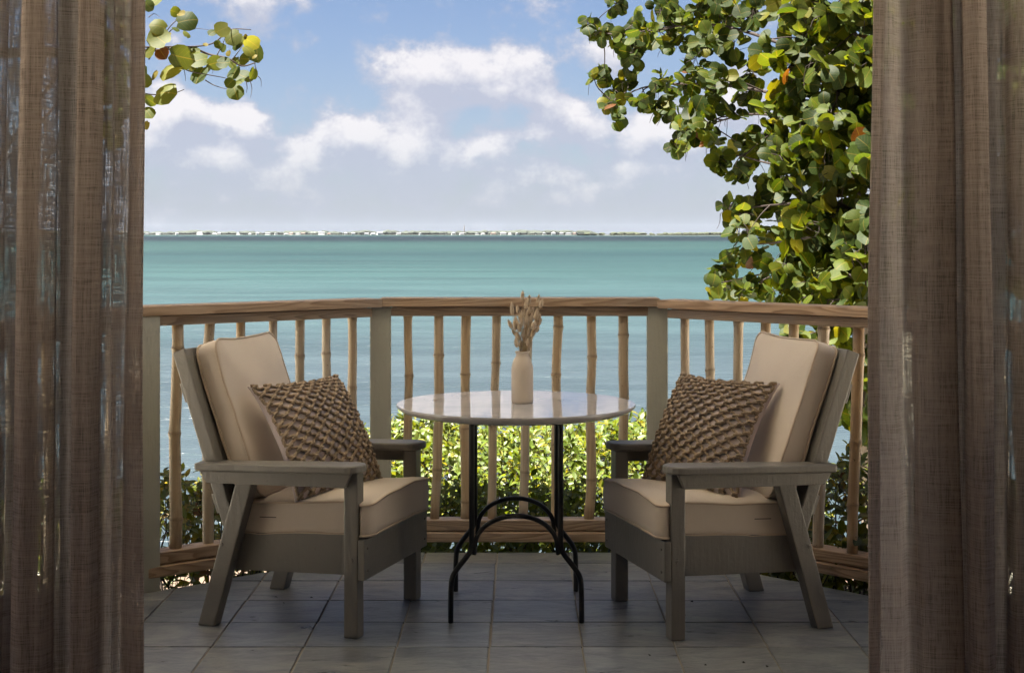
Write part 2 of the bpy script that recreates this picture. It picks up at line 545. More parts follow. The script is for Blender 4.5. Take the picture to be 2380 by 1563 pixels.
def make_ground():
    mt, n, bs = material('coral_sand')
    g = n.new('ShaderNodeNewGeometry')
    p = g.outputs['Position']
    a = n.noise(p, 0.5, 6, 0.65)
    b = n.noise(p, 30, 4, 0.6)
    c = n.mix(a, (0.46, 0.41, 0.33), (0.60, 0.55, 0.45))
    c = n.mix(n.m('MULTIPLY', b, 0.4), c, (0.38, 0.34, 0.27))
    n.put(bs.inputs['Base Color'], c)
    bs.inputs['Roughness'].default_value = 0.95
    n.put(bs.inputs['Normal'], n.bump(b, 0.4, 0.02))
    return mt


M['sand'] = make_ground()


# ------------------------------------------------------------------ object helpers
def link(name, me, parent=None, mat=None):
    if mat is not None and not me.materials:
        me.materials.append(mat)
    o = bpy.data.objects.new(name, me)
    COL.objects.link(o)
    if parent is not None:
        o.parent = parent
    return o


def tag(o, label=None, cat=None, group=None, kind=None):
    if label:
        o['label'] = label
    if cat:
        o['category'] = cat
    if group:
        o['group'] = group
    if kind:
        o['kind'] = kind
    return o


def empty(name, loc=(0, 0, 0), rz=0.0):
    o = bpy.data.objects.new(name, None)
    o.empty_display_size = 0.1
    o.location = loc
    o.rotation_euler = (0, 0, rz)
    COL.objects.link(o)
    return o


def mesh_of(name, verts, faces, smooth=False):
    me = bpy.data.meshes.new(name)
    me.from_pydata([tuple(v) for v in verts], [], faces)
    if smooth:
        me.polygons.foreach_set('use_smooth', [True] * len(me.polygons))
    me.update()
    return me


def bm_mesh(name, bm, smooth=False):
    me = bpy.data.meshes.new(name)
    bmesh.ops.recalc_face_normals(bm, faces=bm.faces)
    bm.to_mesh(me)
    bm.free()
    if smooth:
        me.polygons.foreach_set('use_smooth', [True] * len(me.polygons))
    return me


def box_bm(sx, sy, sz, bevel=0.004, seg=2):
    bm = bmesh.new()
    bmesh.ops.create_cube(bm, size=1.0)
    bmesh.ops.scale(bm, vec=(sx, sy, sz), verts=bm.verts)
    if bevel:
        bmesh.ops.bevel(bm, geom=bm.edges[:], offset=bevel, segments=seg, affect='EDGES', profile=0.6)
    return bm


def board(name, a, b, width, height, mat, parent, up=Vector((0, 0, 1)), bevel=0.004, roll=0.0):
    """a board from a to b (centre line); local X runs along it, width sideways, height up. Parent space."""
    a, b = Vector(a), Vector(b)
    L = (b - a).length
    x = (b - a).normalized()
    y = up.cross(x).normalized()
    z = x.cross(y)
    me = bm_mesh(name, box_bm(L, width, height, bevel))
    o = link(name, me, parent, mat)
    R = Matrix((x, y, z)).transposed().to_4x4()
    if roll:
        R = R @ Matrix.Rotation(roll, 4, 'X')
    o.matrix_local = Matrix.Translation((a + b) / 2) @ R
    return o


def prism_bm(outline, thick, bevel=0.003):
    """outline in XZ, extruded symmetrically along Y"""
    bm = bmesh.new()
    va = [bm.verts.new((x, -thick / 2, z)) for x, z in outline]
    vb = [bm.verts.new((x, thick / 2, z)) for x, z in outline]
    n = len(outline)
    bm.faces.new(va)
    bm.faces.new(vb[::-1])
    for i in range(n):
        bm.faces.new((va[i], vb[i], vb[(i + 1) % n], va[(i + 1) % n]))
    if bevel:
        es = [e for e in bm.edges]
        bmesh.ops.bevel(bm, geom=es, offset=bevel, segments=2, affect='EDGES', profile=0.6)
    return bm


def tube_data(pts, radii, sides=8, cap=True):
    """verts, faces of a tube along pts"""
    pts = [Vector(p) for p in pts]
    n = len(pts)
    if not hasattr(radii, '__len__'):
        radii = [radii] * n
    V, F = [], []
    t0 = (pts[1] - pts[0]).normalized()
    ref = Vector((0, 0, 1)) if abs(t0.z) < 0.9 else Vector((1, 0, 0))
    nrm = t0.cross(ref).normalized()
    for i, p in enumerate(pts):
        t = (pts[min(i + 1, n - 1)] - pts[max(i - 1, 0)])
        t = t.normalized() if t.length > 1e-9 else t0
        nrm = (nrm - t * nrm.dot(t))
        nrm = nrm.normalized() if nrm.length > 1e-6 else t.orthogonal().normalized()
        bn = t.cross(nrm)
        for k in range(sides):
            a = 2 * math.pi * k / sides
            V.append(p + (nrm * math.cos(a) + bn * math.sin(a)) * radii[i])
    for i in range(n - 1):
        for k in range(sides):
            a = i * sides + k
            b = i * sides + (k + 1) % sides
            F.append((a, b, b + sides, a + sides))
    if cap:
        F.append(tuple(range(sides))[::-1])
        F.append(tuple(range((n - 1) * sides, n * sides)))
    return V, F


class Bag:
    def __init__(self):
        self.v, self.f = [], []

    def add(self, V, F):
        o = len(self.v)
        self.v.extend(V)
        self.f.extend(tuple(i + o for i in q) for q in F)

    def mesh(self, name, smooth=True):
        return mesh_of(name, self.v, self.f, smooth)


def catmull(pts, sub=6, closed=False):
    P = [np.array(p, float) for p in pts]
    n = len(P)
    out = []
    rng = range(n) if closed else range(n - 1)
    for i in rng:
        if closed:
            p0, p1, p2, p3 = P[(i - 1) % n], P[i], P[(i + 1) % n], P[(i + 2) % n]
        else:
            p0, p1, p2, p3 = P[max(i - 1, 0)], P[i], P[i + 1], P[min(i + 2, n - 1)]
        for k in range(sub):
            t = k / sub
            out.append(0.5 * ((2 * p1) + (-p0 + p2) * t + (2 * p0 - 5 * p1 + 4 * p2 - p3) * t * t + (-p0 + 3 * p1 - 3 * p2 + p3) * t ** 3))
    if not closed:
        out.append(P[-1])
    return out


def at(px, py, d):
    """the point at depth d that stands at picture position (px, py)"""
    return Vector(((px - 1190) * d / FPX, d, EYE - (py - HOR) * d / FPX))


# ------------------------------------------------------------------ the setting
def nonuniform(lo, hi, cuts):
    return sorted(set([lo, hi] + list(cuts)))


gx = [-9000, -3000, -400, -60, -30, -20, -12, -8, -6, -4, -2, 0, 2, 4, 6, 8, 12, 20, 30, 60, 400, 3000, 9000]
gy = [-9000, -3000, -300, -60, -20, -8, 0, 3, 5, 6, 7, 8, 9, 10, 11, 12.5, 14, 16, 20, 30]


def ground_z(x, y):
    if y < 5:
        return -0.18
    if y < 7:
        return -0.18 - 0.12 * (y - 5)
    if y < 9:
        return -0.42 - 0.12 * (y - 7)
    if y < 16:
        return -0.66 - 0.36 * (y - 9)
    return -3.18 - 0.05 * (y - 16)


V, F = [], []
for yy in gy:
    for xx in gx:
        V.append((xx, yy, ground_z(xx, yy) + (random.uniform(-.05, .05) if abs(xx) < 30 and yy > 5 else 0)))
nx = len(gx)
for j in range(len(gy) - 1):
    for i in range(nx - 1):
        a = j * nx + i
        F.append((a, a + 1, a + nx + 1, a + nx))
tag(link('ground', mesh_of('ground', V, F, True), None, M['sand']), kind='structure')

sea_me = mesh_of('sea', [(-9000, 11, -2.5), (9000, 11, -2.5), (9000, 9000, -2.5), (-9000, 9000, -2.5)], [(0, 1, 2, 3)])
tag(link('sea', sea_me, None, M['water']), kind='structure')

# planting soil round the edge of the terrace
V, F = [], []
for j, yy in enumerate([5.2, 5.5, 5.8, 6.2, 6.6, 7.0, 7.4, 7.8]):
    for i in range(15):
        xx = -2.1 + 4.2 * i / 14
        V.append((xx, yy, ground_z(xx, yy) + 0.07 + random.uniform(-.02, .03)))
for j in range(7):
    for i in range(14):
        a = j * 15 + i
        F.append((a, a + 1, a + 16, a + 15))
tag(link('planting_bed', mesh_of('planting_bed', V, F, True), None, M['soil']), kind='structure')

# terrace: outer corners of the octagonal deck, front row first
DECK = [(-0.56, 6.215), (0.585, 6.215), (1.55, 5.26), (2.6, 4.2), (2.6, 3.62), (-2.6, 3.62), (-2.6, 4.45), (-1.55, 5.37)]


def clip_poly(poly, region):
    """Sutherland-Hodgman against a convex region listed clockwise"""
    out = list(poly)
    n = len(region)
    for i in range(n):
        a, b = region[i], region[(i + 1) % n]
        inp, out = out, []
        if not inp:
            break

        def side(p):
            return (b[0] - a[0]) * (p[1] - a[1]) - (b[1] - a[1]) * (p[0] - a[0])
        for k in range(len(inp)):
            p, q = inp[k], inp[(k + 1) % len(inp)]
            sp, sq = side(p), side(q)
            if sp <= 0:
                out.append(p)
            if (sp < 0 < sq) or (sq < 0 < sp):
                t = sp / (sp - sq)
                out.append((p[0] + (q[0] - p[0]) * t, p[1] + (q[1] - p[1]) * t))
    return out


def slab(name, poly, z0, z1, mat, parent=None, bevel=0.0):
    bm = bmesh.new()
    lo = [bm.verts.new((x, y, z0)) for x, y in poly]
    hi = [bm.verts.new((x, y, z1)) for x, y in poly]
    n = len(poly)
    bm.faces.new(lo)
    bm.faces.new(hi)
    for i in range(n):
        bm.faces.new((lo[i], lo[(i + 1) % n], hi[(i + 1) % n], hi[i]))
    bmesh.ops.recalc_face_normals(bm, faces=bm.faces)
    if bevel:
        top = [e for e in bm.edges if all(abs(v.co.z - z1) < 1e-6 for v in e.verts)]
        bmesh.ops.bevel(bm, geom=top, offset=bevel, segments=2, affect='EDGES', profile=0.5)
    return link(name, bm_mesh(name, bm), parent, mat)


floor = slab('floor', DECK, -0.22, -0.006, M['grout'])
tag(floor, kind='structure')
inner = [(x * 0.997, 3.62 + (y - 3.62) * 0.9985) for x, y in DECK]
TW = 0.3045
for j in range(-4, 6):
    y0 = 4.790 + TW * j
    for i in range(-9, 9):
        x0 = -0.073 + TW * i + random.uniform(-.0012, .0012) + 0.0025 * j
        g = 0.0032
        yj = random.uniform(-.001, .001)
        q = clip_poly([(x0 + g, y0 + g + yj), (x0 + g, y0 + TW - g + yj), (x0 + TW - g, y0 + TW - g + yj), (x0 + TW - g, y0 + g + yj)], inner)
        if len(q) < 3:
            continue
        cx = sum(p[0] for p in q) / len(q)
        cy = sum(p[1] for p in q) / len(q)
        ar = 0.5 * abs(sum(q[k][0] * q[(k + 1) % len(q)][1] - q[(k + 1) % len(q)][0] * q[k][1] for k in range(len(q))))
        if ar < 0.0015:
            continue
        o = slab('tile', [(p[0] - cx, p[1] - cy) for p in q], -0.012, random.uniform(-.0012, .0004), M['slate'], floor, 0.0022)
        o.location = (cx, cy, 0)
        o.rotation_euler = (random.uniform(-.0018, .0018), random.uniform(-.0018, .0018), 0)

# house: room floor, ceiling with porch roof, wall on both sides of the glazed doors
slab('room_floor', [(-3, 3.60), (3, 3.60), (3, -4.2), (-3, -4.2)], -0.22, -0.002, M['room_floor'])['kind'] = 'structure'
slab('ceiling', [(-3.3, 3.66), (3.3, 3.66), (3.3, -4.3), (-3.3, -4.3)], 2.86, 3.02, M['room_wall'])['kind'] = 'structure'
slab('porch_roof', [(-2.75, 6.28), (1.35, 6.28), (1.35, 3.50), (-2.75, 3.50)], 3.30, 3.42, M['white'])['kind'] = 'structure'
slab('wall', [(-3.2, 3.655), (3.2, 3.655), (3.2, 3.545), (-3.2, 3.545)], 3.022, 3.298, M['house_paint'])['kind'] = 'structure'
for sx in (-1, 1):
    w = slab('wall', [(sx * 2.0, 3.66), (sx * 3.2, 3.66), (sx * 3.2, 3.54), (sx * 2.0, 3.54)], -0.1, 2.86, M['house_paint'])
    w['kind'] = 'structure'
slab('wall', [(-2.0, 3.655), (2.0, 3.655), (2.0, 3.545), (-2.0, 3.545)], 2.42, 2.858, M['house_paint'])['kind'] = 'structure'

for sx in (-1, 1):
    for ya, yb, za, zb in ((3.54, 3.2, -.1, 2.858), (.6, -4.2, -.1, 2.858), (3.2, .6, -.1, .80), (3.2, .6, 2.15, 2.858)):  # gaps in the unseen side walls, added to let light onto the curtains
        slab('wall', [(sx * 3.0, ya), (sx * 3.1, ya), (sx * 3.1, yb), (sx * 3.0, yb)], za, zb, M['room_wall'])['kind'] = 'structure'
slab('wall', [(-3.1, -4.202), (3.1, -4.202), (3.1, -4.3), (-3.1, -4.3)], -.1, 2.858, M['room_wall'])['kind'] = 'structure'


def glazed_door(x0, x1, muntin_z, label):
    t = empty('glazed_door', ((x0 + x1) / 2, 3.60, 0.0))
    tag(t, label, 'door', 'glazed doors behind the curtains')
    w = abs(x1 - x0) / 2
    for s in (-1, 1):
        board('stile', (s * (w - 0.045), 0, 0.004), (s * (w - 0.045), 0, 2.41), 0.09, 0.045, M['dark_trim'], t, up=Vector((0, 1, 0)))
    for za, zb in ((0.004, 0.46), (2.31, 2.41)):
        bm = box_bm(2 * w - 0.182, 0.040, zb - za, 0.003)
        o = link('kick_panel' if za < 1 else 'top_rail', bm_mesh('rail', bm), t, M['dark_trim'])
        o.location = (0, 0, (za + zb) / 2)
    bm = box_bm(2 * w - 0.182, 0.030, 0.022, 0.003)
    o = link('muntin', bm_mesh('muntin', bm), t, M['dark_trim'])
    o.location = (0, 0, muntin_z)
    bm = box_bm(2 * w - 0.184, 0.006, 1.846, 0.0)
    o = link('pane', bm_mesh('pane', bm), t, M['glass'])
    o.location = (0, 0, 1.385)
    return t


glazed_door(-1.985, -1.02, 1.80, 'dark framed glazed door seen through the curtain beside the flowering branch')
glazed_door(1.985, 1.10, 1.262, 'dark framed glazed door with low crossbar behind the curtain near the sea grape tree')

# ------------------------------------------------------------------ railing
rail = empty('railing', (0, 6.2, 0))
tag(rail, 'wooden terrace railing with bamboo balusters and grey posts overlooking the sea', 'railing')
RB = Vector((0, 6.2, 0))
CORN = [Vector((-1.55, 3.69, 0)), Vector((-1.394, 5.50, 0)), Vector((-0.545, 6.18, 0)), Vector((0.611, 6.18, 0)), Vector((1.385, 5.415, 0)), Vector((1.52, 3.69, 0))]
POSTS = [(-1.404, 5.565), (-0.563, 6.252), (0.622, 6.252), (1.445, 5.47)]


def make_bamboo_mesh(h, r, seed, lean):
    rr = random.Random(seed)
    z, nodes = -rr.uniform(0, .2), []
    while z < h:
        nodes.append(z)
        z += rr.uniform(.20, .34)
    zs = set([0, h])
    for k in range(1, 14):
        zs.add(h * k / 14)
    for nz in nodes:
        for d in (-.022, -.007, -.003, 0.0, .004, .012, .03):
            if 0 < nz + d < h:
                zs.add(nz + d)
    zs = sorted(zs)
    pts, rad, nd = [], [], []
    ph = [rr.uniform(0, 6.28) for _ in range(4)]
    kinks = {nz: (rr.uniform(-.006, .006), rr.uniform(-.006, .006)) for nz in nodes}
    for z in zs:
        dx = lean * z / h + .005 * math.sin(z * 4 + ph[0])
        dy = .005 * math.sin(z * 3.4 + ph[2])
        for nz, kk in kinks.items():
            t = max(0.0, 1 - abs(z - nz) / .15)
            dx += kk[0] * t
            dy += kk[1] * t
        best = min((z - q for q in nodes), key=abs) if nodes else 9
        bulge = math.exp(-(best / .009) ** 2) * .16 - (math.exp(-((best - .006) / .004) ** 2) * .05)
        pts.append((dx, dy, z))
        rad.append(r * (1 + bulge + .05 * math.sin(z * 5 + ph[3]) + .03 * (0.5 - z / h)))
        nd.append(max(0.0, 1 - abs(best - .002) / .0055))
    Vv, Ff = tube_data(pts, rad, 12)
    me = mesh_of('bamboo_baluster', Vv, Ff, True)
    at_ = me.attributes.new('node', 'FLOAT', 'POINT')
    vals = []
    for v in nd:
        vals += [v] * 12
    at_.data.foreach_set('value', vals)
    return me


BAL = {
    0: [],
    1: [(410, 409, .0235), (490, 482, .0215), (562, 556, .018), (632, 628, .018), (695, 694, .0195), (760, 757, .019), (823, 820, .018)],
    2: [(952, 944, .0185), (1020, 1011, .020), (1086, 1078, .0205), (1152, 1146, .0185), (1224, 1219, .0195), (1298, 1289, .0205), (1377, 1368, .0205), (1449, 1441, .0205)],
    3: [(1589, 1586, .0195), (1651, 1650, .0195), (1713, 1711, .019), (1778, 1776, .02), (1846, 1844, .021), (1916, 1903, .0225), (1993, 1983, .0215)],
    4: [],
}
seed = 100
for k in range(5):
    A, B = CORN[k], CORN[k + 1]
    t = (B - A).normalized()
    nrm = Vector((-t.y, t.x, 0))
    if nrm.dot((A + B) / 2 - Vector((0, 4.4, 0))) < 0:
        nrm = -nrm
    L = (B - A).length
    up = Vector((0, 0, 1))
    dz = {1: 0.0, 2: 0.002, 3: -0.004}.get(k, 0.0)

    def brd(name, s0, s1, off, z, w, h, bev=.004):
        a = A + t * s0 + nrm * off + Vector((0, 0, z)) - RB
        b = A + t * s1 + nrm * off + Vector((0, 0, z)) - RB
        return board(name, a, b, w, h, M['wood'], rail, bevel=bev)
    mit0 = .0 if k else 0.0
    brd('top_rail', 0.004 - (.02 if k == 2 else 0), L - .004 + (.02 if k == 2 else 0), .072, 1.061 + dz, .140, .036, .003)
    brd('under_rail', .035 if k != 2 else .03, L - (.035 if k != 2 else .03), .030 + .0445, 1.0205 + dz, .089, .037)
    brd('bottom_rail', .035, L - .035, .030 + .0445, .113, .089, .044)
    brd('bottom_rail', .02, L - .02, .012 + .0445, .066, .089, .040)
    for (pt, pb, r) in BAL[k]:
        a = A + nrm * .0745
        kk = (pt - 1190) / FPX
        s = (kk * a.y - a.x) / (t.x - kk * t.y)
        p = a + t * s
        seed += 1
        lean_total = (pt - pb) * p.y / FPX
        me = make_bamboo_mesh(.872, r, seed, lean_total)
        o = link('bamboo_baluster', me, rail, M['bamboo'])
        o.location = (p.x - lean_total - RB.x, p.y - RB.y, .1355)
for k in (0, 4):
    A, B = CORN[k], CORN[k + 1]
    t = (B - A).normalized()
    nrm = Vector((-t.y, t.x, 0)) if k == 0 else Vector((-t.y, t.x, 0))
    if nrm.x * (1 if k else -1) < 0:
        nrm = -nrm
    nb = int((B - A).length / .135)
    for q in range(1, nb):
        p = A + t * ((B - A).length * q / nb) + nrm * .0745
        seed += 1
        o = link('bamboo_baluster', make_bamboo_mesh(.872, .020, seed, 0), rail, M['bamboo'])
        o.location = (p.x - RB.x, p.y - RB.y, .1355)
for i, (x, y) in enumerate(POSTS):
    bm = box_bm(.089, .089, 1.36, .005)
    o = link('post', bm_mesh('post', bm), rail, M['post'])
    o.location = (x - RB.x, y - RB.y, 1.040 - .68)
    o.rotation_euler = (0, 0, math.radians([45, 4, -4, 45][i]))

# ------------------------------------------------------------------ armchairs


def rounded_outline(lx, ly, r, n=10):
    pts = []
    for cx, cy, a0 in ((lx - r, ly - r, 0), (-lx + r, ly - r, 90), (-lx + r, -ly + r, 180), (lx - r, -ly + r, 270)):
        for k in range(n + 1):
            a = math.radians(a0 + 90 * k / n)
            pts.append((cx + r * math.cos(a), cy + r * math.sin(a)))
    # add points along the straight sides
    out = []
    m = len(pts)
    for i in range(m):
        p, q = pts[i], pts[(i + 1) % m]
        out.append(p)
        d = math.hypot(q[0] - p[0], q[1] - p[1])
        k = int(d / .035)
        for j in range(1, k):
            out.append((p[0] + (q[0] - p[0]) * j / k, p[1] + (q[1] - p[1]) * j / k))
    return out


def cushion_meshes(lx, ly, h, r, puff, deform, seed):
    """(body mesh, piping mesh): a boxed cushion, XY plan, Z thick"""
    out = rounded_outline(lx, ly, r)
    n = len(out)
    rings = []
    prof = []
    for f in (.15, .35, .55, .72, .86, .94, .98):
        prof.append((f, -h / 2 - puff * .35 * (1 - f ** 3)))
    for zf, o_ in ((-.46, 1.0), (-.3, 1.008), (0, 1.013), (.3, 1.008), (.46, 1.0)):
        prof.append((o_, h * zf))
    for f in (.98, .94, .86, .72, .55, .35, .15):
        prof.append((f, h / 2 + puff * (1 - f ** 3)))

    def dfm(x, y, z, top):
        w = mnoise.noise(Vector((x * 7 + seed, y * 7, z * 6)))
        w2 = mnoise.noise(Vector((x * 19 + seed, y * 19, z * 12)))
        return deform(x, y, z + (w * .008 + w2 * .0026) * (1 if abs(z) > h * .3 else 0.3))
    V, F = [], []
    for f, z in prof:
        for x, y in out:
            V.append(dfm(x * f, y * f, z, z > 0))
    m = len(prof)
    for i in range(m - 1):
        for k in range(n):
            a, b = i * n + k, i * n + (k + 1) % n
            F.append((a, b, b + n, a + n))
    V.append(dfm(0, 0, -h / 2 - puff * .35, False))
    V.append(dfm(0, 0, h / 2 + puff, True))
    for k in range(n):
        F.append((m * n, (k + 1) % n, k))
        F.append((m * n + 1, (m - 1) * n + k, (m - 1) * n + (k + 1) % n))
    body = mesh_of('cushion', V, F, True)
    bag = Bag()
    for zf in (-.475, .475):
        pts = [dfm(x * 1.006, y * 1.008, h * zf, zf > 0) for x, y in out]
        pts.append(pts[0])
        bag.add(*tube_data(pts, .0042, 6, False))
    return body, bag.mesh('piping')


SLOPE = 0.052      # the seat falls to the back


def seat_deform(x, y, z):
    t = min(1, max(0, (x - .205) / .025))
    t = t * t * (3 - 2 * t)
    y = y * (1 + .215 * t)
    # slight dip at the corners and sag of the front edge
    return (x - .205, y, z + .393 + SLOPE * (x - .2) + .012 * math.cos(y * 6.2) * (1 if z > 0 else .2) * max(0, x / .27))


BT = math.radians(19)


def back_deform(x, y, z):
    # x runs up the back, y across, z towards the sitter
    z2 = z
    cx, cz = -.494, .70
    x2 = x - (.006 * math.cos(y * 9) if x > .2 else 0)
    return (cx + z2 * math.cos(BT) - x2 * math.sin(BT), y, cz + z2 * math.sin(BT) + x2 * math.cos(BT))


def make_chair():
    t = empty('armchair')
    cm = M['chair']
    for s in (-1, 1):
        o = link('front_leg', bm_mesh('front_leg', box_bm(.050, .055, .553, .005)), t, cm)
        o.location = (0, s * .27, .2765)
        # rear leg, raked forward
        o = link('rear_leg', bm_mesh('rear_leg', prism_bm([(-.575, 0), (-.513, 0), (-.366, .505), (-.428, .505)], .055, .005)), t, cm)
        o.location = (0, s * .27, 0)
        o = link('back_post', bm_mesh('back_post', prism_bm([(-.468, .300), (-.424, .315), (-.633, .955), (-.680, .938)], .112, .005)), t, cm)
        o.location = (0, s * .232, 0)
        o = link('side_rail', bm_mesh('side_rail', prism_bm([(-.470, .188), (.022, .200), (.022, .340), (-.430, .318)], .028, .003)), t, cm)
        o.location = (0, s * .2275, 0)
        o = link('arm_support', bm_mesh('arm_support', prism_bm([(-.528, .498), (-.012, .506), (.010, .554), (-.556, .538)], .021, .003)), t, cm)
        o.location = (0, s * .3095, 0)
        # arm: rounded paddle
        pts = []
        for k in range(9):
            a = math.pi / 2 - math.pi * k / 8
            pts.append((-.005 + .052 * math.cos(a), .056 * math.sin(a)))
        pts += [(-.18, -.056), (-.33, -.05), (-.42, -.044), (-.568, -.043), (-.576, -.036), (-.576, .036), (-.568, .043), (-.42, .044), (-.33, .05), (-.18, .056)]
        bm = bmesh.new()
        lo = [bm.verts.new((x, y, -.0135)) for x, y in pts]
        hi = [bm.verts.new((x, y, .0135)) for x, y in pts]
        bm.faces.new(lo)
        bm.faces.new(hi)
        n = len(pts)
        for i in range(n):
            bm.faces.new((lo[i], lo[(i + 1) % n], hi[(i + 1) % n], hi[i]))
        bmesh.ops.recalc_face_normals(bm, faces=bm.faces)
        rim = [e for e in bm.edges if abs(e.verts[0].co.z - e.verts[1].co.z) < 1e-5]
        bmesh.ops.bevel(bm, geom=rim, offset=.007, segments=3, affect='EDGES', profile=.5)
        o = link('armrest', bm_mesh('armrest', bm), t, cm)
        o.location = (0, s * .282, .5685)
        o.rotation_euler = (0, -.030, 0)
        for (u, z, v) in ((-.482, .285, .2985), (.004, .262, .2985)):
            bm = bmesh.new()
            bmesh.ops.create_cone(bm, cap_ends=True, segments=12, radius1=.0075, radius2=.006, depth=.004)
            o = link('bolt_cap', bm_mesh('bolt_cap', bm), t, cm)
            o.location = (u, s * v, z)
            o.rotation_euler = (math.radians(-90 * s), 0, 0)
        for z in (.225, .300):
            bm = bmesh.new()
            bmesh.ops.create_cone(bm, cap_ends=True, segments=8, radius1=.0045, radius2=.0035, depth=.003)
            o = link('screw', bm_mesh('screw', bm), t, M['dark_trim'])
            o.location = (.0505, s * .27, z)
            o.rotation_euler = (0, math.radians(90), 0)
        # inner back slat
        o = link('back_slat', bm_mesh('back_slat', prism_bm([(-.466, .300), (-.434, .311), (-.635, .925), (-.667, .912)], .115, .004)), t, cm)
        o.location = (-.001, s * .075, 0)
    o = link('front_rail', bm_mesh('front_rail', box_bm(.023, .592, .136, .004)), t, cm)
    o.location = (.0375, 0, .263)
    for z in (.42, .80):
        u = -.450 - (z - .3) * .328 - .0295
        o = link('back_rail', bm_mesh('back_rail', box_bm(.022, .53, .07, .003)), t, cm)
        o.location = (u, 0, z)
        o.rotation_euler = (0, -BT, 0)
    o = link('seat_panel', bm_mesh('seat_panel', box_bm(.44, .424, .018, .002)), t, cm)
    o.location = (-.215, 0, .322)
    o.rotation_euler = (0, -SLOPE, 0)
    for nm, args in (('seat_cushion', (.272, .236, .112, .035, .018, seat_deform, 3.0)), ('back_cushion', (.283, .236, .080, .045, .013, back_deform, 9.0))):
        body, pip = cushion_meshes(*args)
        b = link(nm, body, t, M['cushion'])
        link('piping', pip, b, M['piping'])
        if nm == 'seat_cushion':
            for s in (-1, 1):
                bm = box_bm(.062, .002, .003, 0)
                z = link('zip_slit', bm_mesh('zip_slit', bm), b, M['dark_trim'])
                z.location = (-.335, s * .2395, .377)
                z.rotation_euler = (0, -.03, 0)
    return t


def copy_tree(o, parent=None):
    c = o.copy()
    COL.objects.link(c)
    if parent is not None:
        c.parent = parent
    for ch in [q for q in bpy.data.objects if q.parent == o]:
        copy_tree(ch, c)
    return c


chair1 = make_chair()
chair1.location = (-.4515, 5.164, 0)
chair1.rotation_euler = (0, 0, math.radians(-17.4))
chair2 = copy_tree(chair1)
chair2.location = (.473, 5.145, 0)
chair2.rotation_euler = (0, 0, math.radians(180 + 16.0))
tag(chair1, 'grey wooden armchair left of the table, lower arm touching the curtained side with flowering branch', 'armchair', 'grey wooden armchairs with beige cushions')
tag(chair2, 'grey wooden armchair right of the table, below the sea grape tree', 'armchair', 'grey wooden armchairs with beige cushions')
chair1['label'] = 'grey wooden armchair with beige cushions, left of the round table'


